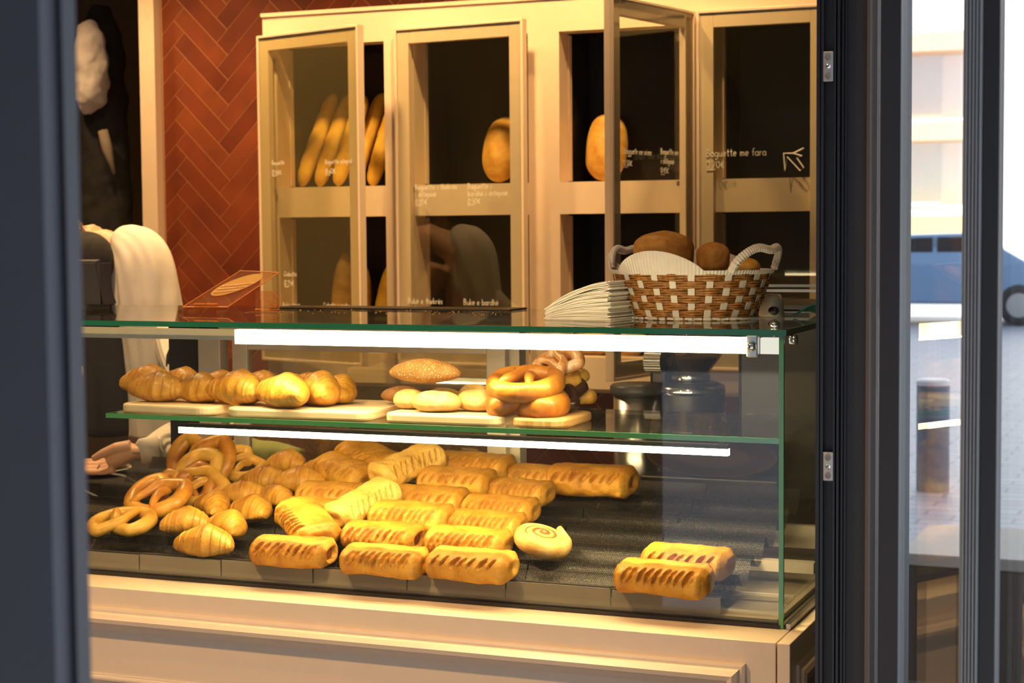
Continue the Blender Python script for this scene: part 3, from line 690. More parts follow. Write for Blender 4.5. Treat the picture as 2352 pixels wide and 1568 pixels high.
for px, py, k, yaw, lift, rx, ry, sc, lb in SL:
    p = tp(px, py, lift+.012); p.z -= .020*sc
    put(sp, k, p, (D(rx+8), D(ry), D(yaw)), lb, 'pastry', 'slit puff pastries in the case', sc)

def croissant(seed, mat, n=150, k=36, curve=.9, L=.108, R=.030):
    rows = []; rnd = random.Random(seed); ph = rnd.uniform(0, .3); bw = []
    for i in range(n+1):
        t = -1+2*i/n; at_ = abs(t); x = math.sin(t*curve)/math.sin(curve)*L/2; y = (math.cos(t*curve)-1)*.040
        base = R*(.20+.80*max(0, math.cos(at_*PI/2))**.85)*min(1, ((1-at_)/.07)**.5 if at_ < 1 else 0)+.0004
        ns = 4.3
        row = []
        for j in range(k):
            a = 2*PI*j/k; skew = .5*math.sin(a+(1 if t > 0 else -1)*.9+seed)
            u = (at_+skew*.16+.02*nz3((a, x*20, seed), 1, 2))*ns+ph+.25*math.sin(at_*7+seed); f2 = u % 1.0
            r = base*(1+.09*nz3((x*26, math.cos(a), math.sin(a)), 1.2, seed)+.02*nz3((x*90, y*90, a*2), 1, seed))
            r *= 1.05-.075*f2**1.5+.03*math.sin(int(u)*2.3+seed)
            bw.append(max(0, min(1, .62*max(0, 1-f2*3.2)+.35*max(0, math.sin(a))*(1-at_)+.25*max(0, at_-.75)*4-.08+.25*nz3((x*40, a, seed), 1, seed))))
            z = math.sin(a)*r
            if z < 0: z *= .72
            row.append((x, y+math.cos(a)*r, z+R*.7))
        rows.append(row)
    mb = MB(); mb.grid(rows, closed_u=True); mb.brown = [q*.8 for q in bw]; mb.f.append(tuple(range(k))[::-1]); mb.f.append(tuple(n*k+q for q in range(k)))
    return mb.build('croissant', mat, smooth=True)
cp = [croissant(1, M_croi, curve=.9), croissant(2, M_croi, curve=1.15, L=.102, R=.032), croissant(3, M_croi, curve=.6, L=.114, R=.028)]
CL = [
 (477, 1254, 0, 8, 1.05, 'small croissant nearest the front lip, in front of the pair'),
 (432, 1210, 1, 20, .93, 'small croissant left of the front pair'),
 (532, 1217, 1, -25, .90, 'small croissant right of the front pair'),
 (497, 1171, 1, -35, .90, 'small croissant with a raised peak behind the front pair'),
 (586, 1178, 0, -20, .95, 'small croissant directly left of the diagonal slit pastry'),
 (561, 1139, 2, 25, .90, 'small croissant behind the peaked one in the tray'),
 (640, 1146, 2, -25, .85, 'small croissant touching the left end of the pastry pile'),
 (612, 1107, 2, 12, .95, 'small croissant in the third row, right of the pale pretzel'),
 (693, 1111, 0, 18, .98, 'small croissant in front of the smooth back pastries'),
 (665, 1072, 1, 5, .88, 'round small croissant farthest back in the trays'),
 (735, 1084, 1, 10, .7, 'tiny croissant peeping out at the left of the smooth back pastry')]
for px, py, k, yaw, sc, lb in CL:
    p = tp(px, py, .008); p.z -= .017*sc
    put(cp, k, p, (D(6), 0, D(yaw)), lb, 'croissant', 'small croissants in the lower trays', sc*1.1)

# shelf boards
ZS = 1.1665
def board(name, x0, x1, y0, y1, th, mat, label, rz=0, rad=.03, groove=False):
    poly = []
    for cx_, cy_, a0 in ((x1-rad, y1-rad, 0), (x0+rad, y1-rad, 90), (x0+rad, y0+rad, 180), (x1-rad, y0+rad, 270)):
        for i in range(7): a = D(a0+15*i); poly.append((cx_+rad*math.cos(a), cy_+rad*math.sin(a)))
    cx, cyy = (x0+x1)/2, (y0+y1)/2
    poly = [(x-cx, y-cyy) for x, y in poly]
    t = MB().prism(poly, 0, th).build(name, mat, bevel=.004, loc=(cx, cyy, ZS), rot=(0, 0, rz))
    return tag(t, label, 'board')
b1 = board('wooden_board', -1.345, -1.125, .045, .30, .017, M_board, 'pale wooden board under the left shelf croissants', rz=D(-3))
b2 = board('wooden_board', -1.105, -.800, .045, .27, .017, M_board, 'pale wooden board under the right shelf croissants', rz=D(2))
b3 = board('wooden_board', -.765, -.525, .048, .27, .017, M_board, 'pale wooden board under the sesame loaf and rolls')
def bambo():
    m, nt, out = newmat('bamboo'); b = N(nt, 'ShaderNodeBsdfPrincipled'); co = coords(nt, (90, 4, 4)); nz = N(nt, 'ShaderNodeTexNoise', i_Scale=1.0, i_Detail=2)
    nt.links.new(co, nz.inputs['Vector']); c = ramp(nt, nz.outputs['Fac'], [(.3, (.40, .22, .07)), (.7, (.66, .43, .18))]); nt.links.new(c, b.inputs['Base Color']); b.inputs['Roughness'].default_value = .4
    nt.links.new(b.outputs[0], out.inputs[0]); return m
b4 = board('bamboo_board', -.512, -.402, .048, .22, .016, bambo(), 'striped bamboo board under the stacked pretzels', rz=D(0), rad=.035)
def sp_(px, py, z): # point on a board at pastry centre height z above shelf
    return at(px, py, Z=ZS+z)
KL = [
 (345, 890, .235, 1, 10, .98, 'shelf croissant at the far left, behind the front left one'),
 (368, 903, .115, 0, 5, 1.02, 'leftmost front croissant on the shelf'),
 (424, 886, .24, 1, -10, .92, 'back shelf croissant between the two left front ones'),
 (462, 900, .125, 0, -12, 1.0, 'second front croissant from the left on the shelf'),
 (508, 884, .24, 1, 10, .85, 'small back shelf croissant in the gap above the board joint'),
 (553, 907, .115, 1, -8, 1.06, 'big rounded croissant third from the left at the shelf front'),
 (603, 890, .22, 1, -10, .9, 'back croissant behind the big rounded one on the shelf'),
 (658, 914, .085, 0, -22, 1.12, 'croissant with strongly ridged rolls nearest the shelf edge'),
 (676, 888, .19, 1, 0, .85, 'half hidden croissant just behind the ridged one'),
 (737, 902, .14, 1, -28, 1.04, 'croissant whose horn points forward, right of the ridged one'),
 (706, 880, .235, 1, 10, .85, 'back croissant between the two right ones on the shelf'),
 (783, 894, .19, 1, -40, .88, 'rightmost croissant on the shelf')]
for px, py, y, k, yaw, sc, lb in KL:
    p = at(px, py, Y=y); p.z = ZS+.0172
    put(cp, k, p, (0, 0, D(yaw)), lb, 'croissant', 'croissants on the glass shelf', sc*1.12)
def bsp(mb, name, mat, px, y, label, cat, z=ZS+.017, lift=.02, rz=0, rx=0, group=None):
    p = at(px, 920, Y=y); p.z = z+lift; o = mb.build(name, mat, smooth=True); o.location = p; o.rotation_euler = (rx, 0, rz); return tag(o, label, cat, group)
bsp(loaf_mesh('x', .150, .070, .056, 0, 31, 1.6, 0, 0, .07, .35), 'sesame_bread', M_sesame, 977, .14, 'pointed sesame covered bread resting on top of the rolls', 'bread', lift=.068, rz=D(-3), rx=D(4))
bsp(loaf_mesh('x', .085, .055, .040, 0, 32, 1.7, 0, 0, .05, .3), 'sesame_bread', M_sesdark, 925, .215, 'dark seeded roll left behind the pale rolls', 'bread', lift=.016, rz=D(20))
for i, (px, y, L, W, H, rz, lb) in enumerate(((940, .135, .060, .055, .044, 0, 'small round pale roll at the left end of its board'), (1003, .10, .096, .056, .046, 5, 'oblong pale roll at the front of the board under the sesame bread'),
    (1020, .19, .075, .05, .042, 0, 'pale roll hidden behind the oblong front roll'), (1095, .135, .080, .060, .048, -4, 'pale roll right of the oblong one, next to the pretzels'), (1092, .21, .070, .05, .050, 0, 'floury roll behind the right hand roll'))):
    bsp(loaf_mesh('x', L, W, H, 0, 40+i, 2.6, 0, 0, .10, .25), 'bread_roll', M_roll, px, y, lb, 'roll', lift=H*.37, rz=D(rz), group='pale rolls on the shelf')

# pretzels ---------------------------------------------------------------
def pretzel(mat, R=.052, r=.0135, seed=0, fat=1.12):
    P = []; rad = []
    # big loop then crossing arms to the lower rim
    n = 60
    for i in range(n+1):
        a = D(-52+284*i/n); P.append(Vector((R*1.12*math.cos(a), R*math.sin(a)+.0, 0)))
    # orientation: opening at -y; arms cross near the centre and land on the +y rim
    e1, e2 = P[-1], P[0]
    def arm(e, sgn, zc):
        q = []
        pts = [e, e+Vector((sgn*.010, -.010, .001)), Vector((sgn*-.004*1, -.020, zc)), Vector((sgn*-.014, .008, .012)), Vector((sgn*-.024, .032, .013)), Vector((sgn*-.030, .044, .010))]
        pts = [e+(Vector((-sgn*.0, 0, 0)))]+pts[2:]
        m_ = 26
        for i in range(m_+1):   # catmull-rom
            t = i/m_*(len(pts)-1); s0 = min(int(t), len(pts)-2); u = t-s0
            g = lambda j: pts[max(0, min(len(pts)-1, j))]
            a, b, c, d = g(s0-1), g(s0), g(s0+1), g(s0+2)
            q.append(.5*((2*b)+(c-a)*u+(2*a-5*b+4*c-d)*u*u+(3*b-a-3*c+d)*u**3))
        return q
    A = arm(e1, -1, .010); B = arm(e2, 1, -.001)
    path = B[::-1][:-1]+P+A[1:]
    N_ = len(path); cum = []
    for i in range(N_):
        t = i/(N_-1); c = abs(t-.5)*2
        rad.append(r*fat*(1.12-.75*max(0, (c-.45)/.55)**1.0)*(1+.05*nz3((i*.2, 0, 0), 1, seed)))
    mb = MB().tube(path, rad, 16, flat=.85)
    return mb.build('pretzel', mat, smooth=True)
pz = {'n': pretzel(M_pretz, seed=1), 'd': pretzel(M_pretzd, seed=2), 'y': pretzel(M_pretzy, seed=3), 'g': pretzel(M_glaze, seed=4), 'c': pretzel(M_choc, seed=5)}
PL = [
 ('y', 280, 1200, .022, 10, 14, 0, .98, 'pretzel with a pale split spot, lowest at the left end of the trays', None),
 ('n', 364, 1136, .042, 165, 32, -4, 1.06, 'glossy brown pretzel leaning on its neighbours at the left', None),
 ('d', 428, 1118, .030, 200, 62, 10, .95, 'dark pretzel mostly hidden behind the glossy brown one', None),
 ('y', 466, 1098, .045, 120, 55, 8, 1.0, 'yellowish pretzel standing on edge right of the glossy brown one', None),
 ('n', 462, 1052, .065, 180, 62, 4, 1.1, 'large brown pretzel standing highest at the back by the sleeve', None),
 ('y', 556, 1064, .035, 150, 30, 15, .82, 'small twisted pretzel at the back, right of the large standing one', None)]
for k, px, py, lift, rz, rx, ry, sc, lb, g in PL:
    o = pz[k]
    if id(o) in used: o = copy_tree(o)
    else: used.add(id(o))
    o.location = tp(px, py, lift); o.rotation_mode = 'XYZ'; o.scale = (sc,)*3
    o.rotation_euler = (Matrix.Rotation(D(0), 3, 'Z') @ Matrix.Rotation(D(rx), 3, 'X') @ Matrix.Rotation(D(ry), 3, 'Y') @ Matrix.Rotation(D(rz), 3, 'Z')).to_euler()
    tag(o, lb, 'pretzel', 'pretzels at the left end of the trays')
SPL = [('d', 1212, .115, .020, 0, 3, 1.06, 1.5, 'lower large pretzel of the stack on the bamboo board'), ('d', 1208, .115, .058, 175, 16, 1.0, 1.35, 'top large glossy pretzel of the stack on the bamboo board'),
 ('g', 1282, .20, .085, 60, 28, .72, 1.3, 'sugar glazed pretzel leaning at the back right of the stack'), ('c', 1296, .20, .030, 90, 30, .72, 1.3, 'chocolate dark pretzel tucked behind the lower one'),
 ('y', 1306, .24, .058, 90, 8, .62, 1.4, 'small golden pretzel at the right edge of the bamboo board, upper one'), ('y', 1312, .24, .022, 45, 0, .66, 1.4, 'small golden pretzel at the right edge of the bamboo board, lower one')]
for k, px, y, lift, rz, rx, sc, fz, lb in SPL:
    o = copy_tree(pz[k]); p = at(px, 920, Y=y); p.z = ZS+.016+lift
    if k == 'g' or k == 'c': used.add(id(pz[k]))
    o.location = p; o.scale = (sc, sc, sc*fz); o.rotation_euler = (Matrix.Rotation(D(rx), 3, 'X') @ Matrix.Rotation(D(rz), 3, 'Z')).to_euler(); tag(o, lb, 'pretzel', 'pretzels stacked on the bamboo board')
for k in ('g', 'c'): bpy.data.objects.remove(pz[k])

# swirl bun --------------------------------------------------------------
def swirl():
    root = None; P = []; rr = []; n = 150; turns = 2.9
    for i in range(n+1):
        t = i/n; a = 2*PI*turns*t; R = .004+.042*t; P.append((R*math.cos(a), R*math.sin(a), .016+.006*(1-t))); rr.append(.0085+.004*t)
    for i in range(1, 9): # tail
        P.append((P[n][0]-.004*i if False else P[n][0]+.001*i, P[n][1]+.0035*i, .016+.002*i)); rr.append(.0125-.0009*i)
    mb = MB().tube(P, rr, 14, flat=1.25, up=(0, 0, 1))
    o = mb.build('swirl_bun', M_swirl, smooth=True)
    Q = []
    for i in range(n+1):
        t = i/n; a = 2*PI*turns*t; R = .004+.042*t-.0062; 
        if R < .001 or t > .93: continue
        Q.append((R*math.cos(a), R*math.sin(a), .0245+.007*(1-t)))
    MB().tube(Q, .0040, 8).build('poppy_filling', M_cinn, o, smooth=True)
    return o
sw = swirl(); sw.location = tp(1237, 1262, .006); sw.rotation_euler = (D(18), 0, D(70)); sw.scale = (1.02, 1.02, 1.15)
tag(sw, 'round swirl bun with dark spiral filling beside the slit pastries', 'bun')

# ------------------------------------------------------------------ things on the glass top
# basket
BC = at(1588, 700, Y=.305); BC.z = ZG+.0005
bas = empty('bread_basket', BC, rz=D(-3), label='oval brown and white woven basket with two loop handles on the glass top', cat='basket')
BH = .086; a0_, b0_, a1_, b1_ = .116, .080, .150, .106
def bR(z, off=0): t = z/BH; return a0_+(a1_-a0_)*t**.9+off, b0_+(b1_-b0_)*t**.9+off
nst = 26; rowsn = 6
wv = MB()
for r_ in range(rowsn):
    zc = .006+BH*(r_+.5)/rowsn*.93
    for st_ in range(3):
        z = zc+(st_-1)*.0042; P = []; K = 156
        for i in range(K):
            th = 2*PI*i/K; w_ = math.sin(th*nst/2+(PI if r_ % 2 else 0)); off = .0032*w_; A, B = bR(z, off)
            P.append((A*math.cos(th), B*math.sin(th), z+.0007*math.sin(th*17+st_*2+r_)))
        wv.tube(P, .0026, 6, closed=True, up=(0, 0, 1))
M_wick = plain('brown_wicker', (.28, .12, .025), .45, var=.5, nscale=120, bump=.5)
wv.build('woven_body', M_wick, bas, smooth=True)
stk = MB()
for i in range(nst):
    th = 2*PI*(i+.5)/nst; P = []
    for j in range(10):
        z = -.0+BH*j/9; A, B = bR(z, .0005); P.append(Vector((A*math.cos(th), B*math.sin(th), z)))
    tg = Vector((-a1_*math.sin(th), b1_*math.cos(th), 0)).normalized(); nr = Vector((math.cos(th)/a1_, math.sin(th)/b1_, 0)).normalized(); hw = .0062
    rows = [[p-tg*hw-nr*.0006, p+tg*hw-nr*.0006, p+tg*hw+nr*.0012, p-tg*hw+nr*.0012] for p in P]
    stk.grid(rows, closed_u=True)
stk.build('white_stakes', M_white, bas)
MB().lathe([(.001, .004), (.8, .004), (1.0, .004), (1.0, .001), (.001, .001)], seg=48, sx=a0_, sy=b0_).build('basket_base', M_wick, bas)
# pleated white rim: high over the long front and back, low at the handles
rim = MB(); K = 288; rowsr = []
def rimtop(th):
    c = math.cos(th-D(0)); fb = abs(math.sin(th)); 
    s1 = math.sin(th)
    h = .008+.036*max(0, math.cos((((th+PI/2+.22+PI) % (2*PI))-PI)*2.6))**.8 if abs(((th+PI/2+.22+PI) % (2*PI))-PI) < .60 else .008
    d_ = ((th-PI/2-.12+PI) % (2*PI))-PI
    if abs(d_) < .71: h = max(h, .008+.036*max(0, math.cos(d_*2.2))**.8)
    e = abs(((th-PI+PI) % (2*PI))-PI)
    if e < .30: h = max(h, .008+.030*(1-(e/.30))**1)
    return h
for i in range(K):
    th = 2*PI*i/K-PI; hh = rimtop(th); pl = .0006 if i % 2 else -.0006; row = []
    for fz, oo in ((-.002, .0035), (.3, .0045), (.8, .0060), (1.0, .0060), (1.0, .0025), (.5, .0015), (-.002, .0005)):
        z = BH-.002+hh*fz; A = a1_+oo+pl+hh*fz*.30; B = b1_+oo+pl+hh*fz*.08; row.append((A*math.cos(th), B*math.sin(th), z))
    rowsr.append(row)
rim.grid(rowsr, closed_u=True, closed_v=True).build('pleated_rim', M_white, bas)
bb = MB()   # tufts around the foot
for i in range(44):
    th = 2*PI*i/44; A, B = a0_+.004, b0_+.004; th2 = th+.12
    bb.tube([(A*math.cos(th), B*math.sin(th), .0035), ((A+.004)*math.cos(th2), (B+.004)*math.sin(th2), .003)], .0024, 5)
bb.build('foot_braid', M_white, bas)
def handle(th0, dth, hgt, lean_):
    P = []
    for i in range(29):
        t = i/28; th = th0+dth*(t-.5); h = hgt*(math.sin(PI*t)**.55)
        A = a1_+.006+lean_*h; B = b1_+.006+lean_*h; P.append((A*math.cos(th), B*math.sin(th), BH+.002+h-.012*math.sin(PI*t)**8))
    rr = [.0062+.0009*(i % 2) for i in range(29)]
    P2 = []; R2 = []
    for i in range(28):
        for q in range(3): a = Vector(P[i]).lerp(Vector(P[i+1]), q/3); P2.append(a); R2.append(.0058+.0009*((i*3+q) % 2))
    MB().tube(P2, R2, 8, flat=1.3).build('handle', M_white, bas)
handle(D(-15), 1.15, .052, .25); handle(D(158), 1.0, .050, .1)
# breads in the basket
def bread_at(name, L, W, H, mat, seed, loc, label, pw=2.3, rz=0):
    o = loaf_mesh('x', L, W, H, mat, seed, pw, 0, 0, .07, .2).build(name, mat, smooth=True); o.location = loc; o.rotation_euler = (0, 0, rz); return tag(o, label, 'bread')
p = at(1525, 575, Y=.30)
def squat(name, R, H, mat, loc, label, seed):
    prof = [(.001, 0), (.75*R, .0), (.93*R, .10*H), (.99*R, .3*H), (1.0*R, .5*H), (1.02*R, .62*H), (.98*R, .74*H), (.84*R, .86*H), (.62*R, .95*H), (.38*R, 1.01*H), (.15*R, 1.04*H), (.001, 1.045*H)]
    mb = MB().lathe(prof, seg=56); mb.v = [tuple(Vector(v)*(1+.035*nz3((v[0]/R, v[1]/R, v[2]/R), 2.0, seed))) for v in mb.v]
    o = mb.build(name, mat, smooth=True, subsurf=1); o.location = loc; return tag(o, label, 'bread')
squat('brown_loaf', .057, .076, M_boule, (p.x, .30, p.z-.042), 'large round brown loaf at the left in the basket', 51)
p = at(1638, 590, Y=.30)
squat('brown_bun', .031, .052, M_boule, (p.x, .30, p.z-.026), 'seeded brown bun in the middle of the basket', 52)
p = at(1714, 606, Y=.31)
bread_at('bread_roll', .052, .05, .036, M_rye, 53, (p.x, .31, p.z-.006), 'pale scored roll at the right in the basket')
bread_at('bread_roll', .10, .09, .06, M_rye, 54, (BC.x+.01, .305, BC.z+.04), 'bread at the bottom of the basket under the loaf')
# napkin stack: folded sheets fanned slightly
NP = at(1352, 712, Y=.24)
nap = empty('napkin_stack', (NP.x, .235, ZG), rz=D(-10), label='thick stack of folded white paper napkins left of the basket', cat='napkins')
rnd = random.Random(5)
NL = 30
for li in range(NL):
    t = li/(NL-1); z0 = .0004+.0460*t**.95; rows = []
    sx = rnd.uniform(-.0035, .0035); ex = rnd.uniform(-.004, .004); tw = rnd.uniform(-.02, .02)
    for i in range(13):
        u = i/12; x = -.062+sx*.7+(.135+ex)*u; lift = t*.030*math.sin(min(1, u*1.15)*PI/2)-.010*t*(1-u)**3+.0007*math.sin(u*9+li*1.3)*t
        z = z0*(.62+.38*u)+lift*.85; th_ = .00205+.0003*math.sin(li)
        rows.append([(x, -.05+.0025*math.sin(li*2.1+u*3)+tw*(u-.5)*.1, z), (x, .05, z), (x, .05, z+th_), (x, -.05+.0025*math.sin(li*2.1+u*3)+tw*(u-.5)*.1, z+th_)])
    mb = MB().grid(rows, closed_u=True); mb.f.append((0, 1, 2, 3)); n_ = 12*4; mb.f.append((n_, n_+1, n_+2, n_+3))
    mb.build('napkin', M_paper, nap, smooth=False, bevel=.0004)
# ceramic holder
p = at(1767, 728, Z=ZG)
c_ = MB().lathe([(.0, .0), (.019, .0), (.0195, .003), (.017, .026), (.015, .032), (.012, .034), (.0, .033)], seg=32).build('ceramic_holder', M_cream_c, smooth=True, loc=(p.x, p.y+.018, ZG+.0005))
c_.scale = (1.25,)*3; tag(c_, 'small white ceramic holder with a dark notch, right of the basket', 'holder')
MB().ell((.006, -.0165, .009), (.009, .0035, .007)).build('notch', M_rubber, c_, smooth=True)
# register back
p = at(243, 600, Y=.30)
rg = empty('cash_register', (-1.62, .38, ZG), label='dark grey back of a cash register screen at the left end of the glass top', cat='cash register')
zt = at(215, 600, Y=.38).z-ZG
xr = at(236, 640, Y=.38).x+1.60
MB().grid([[(-.3, 0, .012), (xr+.02, 0, .012), (xr, 0, zt), (-.3, 0, zt)], [(-.3, .05, .012), (xr+.02, .05, .012), (xr, .02, zt+.004), (-.3, .02, zt+.004)]], closed_u=True).build('screen_housing', M_pos, rg, bevel=.003)
rgf = MB().box((-.28, .003, .01), (xr+.01, .047, zt-.004)); rgf.build('screen_core', M_pos, rg)
MB().box((-.2, -.01, 0), (xr-.02, .08, .012)).build('stand', M_pos, rg, bevel=.002)
# acrylic stand with printed loaf
A_ = at(422, 706, Z=ZG); yy = .33
st_ = empty('acrylic_stand', (at(500, 706, Y=yy).x, yy, ZG), label='tilted clear acrylic stand with an orange printed loaf, left on the glass top', cat='sign stand')
def P3(px, py, y): q = at(px, py, Y=y); return Vector((q.x-st_.location.x, y-yy, q.z-ZG))
pl4 = [P3(420, 705, yy), P3(523, 705, yy), P3(641, 626, yy+.045), P3(552, 622, yy+.045)]
nrm = (pl4[1]-pl4[0]).cross(pl4[3]-pl4[0]).normalized()*.002
for q in pl4: q.z = max(q.z, .004)
pan = MB().grid([[tuple(q) for q in pl4], [tuple(q-nrm) for q in pl4]], closed_u=True); pan.f += [(0, 1, 2, 3), (4, 5, 6, 7)]; pan.build('tilted_panel', M_acr, st_)
ed = MB()
for i in range(4): ed.tube([pl4[i]+nrm*.2, pl4[(i+1) % 4]+nrm*.2], .0010, 6)
ed.build('panel_edge', M_orange, st_)
def uvp(u, v): return pl4[0].lerp(pl4[1], u).lerp(pl4[3].lerp(pl4[2], u), v)+nrm*.7
poly = [uvp(.47+.36*math.cos(a)+.0*math.sin(a), .62+.30*math.sin(a)+.10*math.cos(a)) for a in [2*PI*i/40 for i in range(40)]]
lo = MB(); lo.v = [tuple(q) for q in poly]+[tuple(q+nrm*.3) for q in poly]; lo.f = [tuple(range(40)), tuple(range(40, 80))]+[(i, (i+1) % 40, 40+(i+1) % 40, 40+i) for i in range(40)]
lo.build('printed_loaf', M_loafp, st_)
ln = MB()
for v_ in (.44, .53, .62): ln.tube([uvp(.16+(.62-v_)*.2, v_-.05)+nrm*.6, uvp(.80-(.62-v_)*.3, v_+.05)+nrm*.6], .0008, 5)
for u0, u1, v_ in ((.18, .42, .07), (.45, .70, .07)):
    ln.tube([uvp(u0+(u1-u0)*i/14, v_+(.018 if i % 2 else -.012))+nrm*.5 for i in range(15)], .0010, 5)
ln.build('orange_print', M_orange, st_)
MB().box((-.07, -.006, 0), (-.05, .02, .005)).box((.0, -.006, 0), (.02, .02, .005)).build('clear_foot', M_acr, st_)
bs = empty('acrylic_stand', (at(615, 706, Y=yy+.03).x, yy+.03, ZG), label='small upright clear acrylic holder with orange lettering, right of the tilted stand', cat='sign stand')
MB().box((-.030, 0, .001), (.028, .002, .045)).box((-.045, -.02, 0), (.03, .02, .0015)).build('upright_panel', M_acr, bs, bevel=.0008)
q_ = MB()
for k in range(3): q_.tube([(.002+i*.0017, -.0010, .022-k*.006+(.0012 if i % 2 else -.0008)) for i in range(12)], .0008, 5)
q_.tube([(-.03, -.001, .006), (.028, -.001, .006), (.028, -.001, .03), (.012, -.001, .045)], .0007, 5)
q_.build('orange_print', M_orange, bs)
# crumbs on glass and in the trays: uncountable
cm = MB(); rnd = random.Random(9)
for i in range(150):
    p = at(rnd.uniform(640, 1180), 718, Z=ZG); y = rnd.uniform(.33, .60) if i % 3 else rnd.uniform(.52, .60); sz = rnd.uniform(.0006, .0018)
    cm.ell((p.x*1.0+rnd.uniform(-.02, .02), y, ZG+sz*.5), (sz, sz, sz*.6), 6, 4)
tag(cm.build('crumbs', M_roll), 'golden crumbs scattered over the middle of the glass top', 'crumbs', kind='stuff')
cm = MB()
for i in range(260):
    x = rnd.uniform(-1.35, -.12); ch = rnd.randrange(0, 6); t = rnd.uniform(.25, .75); y = .026+DY*(ch+t); z = .889+.017*(ch+t)-.036*math.sin(PI*max(0, (t-.16)/.84))**.7; sz = rnd.uniform(.0006, .0017)
    cm.ell((x, y, z+.003+sz*.4), (sz, sz, sz*.6), 6, 4)
tag(cm.build('crumbs', M_roll), 'golden pastry crumbs lying in the wave trays', 'crumbs', kind='stuff')
# dark mat along the back of the glass top
mt = MB().box((at(650, 716, Y=.56).x, .50, ZG+.0003), (at(1195, 714, Y=.56).x, .60, ZG+.004)).build('counter_mat', M_rubber, bevel=.001)
tag(mt, 'dark crumb covered mat along the back of the glass top', 'mat')

# ------------------------------------------------------------------ behind the case
sb = MB().box((-2.2, .80, .86), (-.20, 1.28, .89)).box((-2.2, .82, 0), (-.22, 1.26, .86)); sb = sb.build('service_counter', M_dark, bevel=.003)
tag(sb, 'dark low service counter behind the display case', 'counter')
ZS2 = .89
# grinder
gx = at(1585, 900, Y=1.0).x
gr = empty('coffee_grinder', (gx, 1.0, ZS2+.0005), label='black and chrome coffee grinder with bean hopper behind the case', cat='grinder')
def gz(py): return at(1585, py, Y=1.0).z-ZS2
MB().lathe([(.0, 0), (.085, 0), (.088, .01), (.082, .03), (.076, .05), (.076, gz(945)), (.080, gz(905)), (.078, gz(895)), (0, gz(894))], seg=40).build('body', M_rubber, gr, smooth=True)
MB().lathe([(.0, gz(905)), (.079, gz(905)), (.081, gz(896)), (.079, gz(884)), (.0, gz(884))], seg=40).build('lower_collar', M_chrome, gr, smooth=True)
MB().lathe([(.0, gz(886)), (.068, gz(884)), (.070, gz(880)), (.058, gz(876)), (0, gz(876))], seg=40).build('black_ring', M_rubber, gr, smooth=True)
co_ = MB().lathe([(.0, gz(880)), (.046, gz(880)), (.047, gz(862)), (.045, gz(858)), (.0, gz(858))], seg=40).build('upper_collar', M_chrome, gr, smooth=True)
MB().ell((-.01, -.047, gz(868)), (.006, .004, .006)).build('screw', M_steel, co_, smooth=True)
MB().lathe([(.044, gz(860)), (.048, gz(850)), (.070, gz(820)), (.090, gz(790)), (.094, gz(750)), (.090, gz(750)), (.066, gz(822)), (.044, gz(850))], seg=40).build('hopper', M_hopper, gr, smooth=True)
MB().lathe([(0, gz(856)), (.040, gz(856)), (.050, gz(838)), (.062, gz(822)), (.03, gz(818)), (0, gz(818))], seg=40).build('coffee_beans', M_beans, gr, smooth=True)
bx = MB().box((-.088, -.03, .02), (-.05, .06, gz(800))).build('motor_housing', M_rubber, gr, bevel=.008)
kx = at(1500, 830, Y=.95)
kb_ = []
for i in range(72): a = 2*PI*i/72; r_ = .0265 if i % 3 else .0245; kb_.append((r_*math.cos(a), r_*math.sin(a)))
kn = MB().prism(kb_, -.02, .02).build('ribbed_knob', M_steel, gr, bevel=.0005); kn.location = (kx.x-gx+.004, kx.y-1.0, kx.z-ZS2); kn.rotation_euler = (0, PI/2, 0)
# canister
cx_ = at(1467, 910, Y=.95).x; zc0, zc1 = 0, at(1467, 905, Y=.95).z-ZS2
cn = empty('storage_canister', (cx_, .95, ZS2+.0005), label='steel canister with a dark lid left of the coffee grinder', cat='canister')
MB().lathe([(0, 0), (.056, 0), (.058, .003), (.058, zc1), (.0, zc1)], seg=48).build('body', M_steel, cn, smooth=True)
MB().lathe([(0, zc1), (.0635, zc1), (.066, zc1+.004), (.066, zc1+.018), (.060, zc1+.024), (0, zc1+.025)], seg=48).build('lid', plain('slate_lid', (.05, .052, .058), .4), cn, smooth=True)
# espresso machine, dark
xm = at(1650, 800, Y=1.0).x
em = empty('espresso_machine', (xm+.02, .86, ZS2+.0005), label='dark espresso machine body at the right behind the case', cat='coffee machine')
hz = at(1700, 657, Y=.95).z-ZS2
MB().box((.035, .10, .02), (.24, .38, hz-.05)).build('body', M_rubber, em, bevel=.01)
MB().box((.02, .06, hz-.05), (.25, .39, hz-.04)).build('cup_tray', M_rubber, em)
MB().box((.03, .06, hz-.012), (.25, .066, hz-.006)).build('cup_rail', M_steel, em); MB().box((.03, .384, hz-.012), (.25, .39, hz-.006)).build('cup_rail', M_steel, em)
MB().box((.04, .08, 0), (.06, .12, .02)).box((.20, .08, 0), (.22, .12, .02)).box((.04, .34, 0), (.06, .38, .02)).box((.20, .34, 0), (.22, .38, .02)).build('foot', M_rubber, em)
# teal cloth and tan pot on the glass top, far right corner
tc = MB(); rows = []
tb = at(1790, 706, Z=ZG); 
for i in range(15):
    u = i/14; row = []
    for j in range(9):
        v_ = j/8; x = -.062+.16*u; y = .40+.10*v_+.05*u
        z = ZG+.003+.010*math.sin(u*7+v_*3)**2*(1-v_*.3)+.030*max(0, u-.35)**1.2*(1+.3*math.sin(v_*6))+.012*math.exp(-((u-.25)/.2)**2)
        row.append((x+.02*(v_-.5), y, z))
    rows.append(row)
tc.grid(rows); o = tc.build('teal_cloth', M_teal, smooth=True); md = o.modifiers.new('solid', 'SOLIDIFY'); md.thickness = .003; tag(o, 'crumpled teal cloth at the right rear of the glass top', 'cloth')
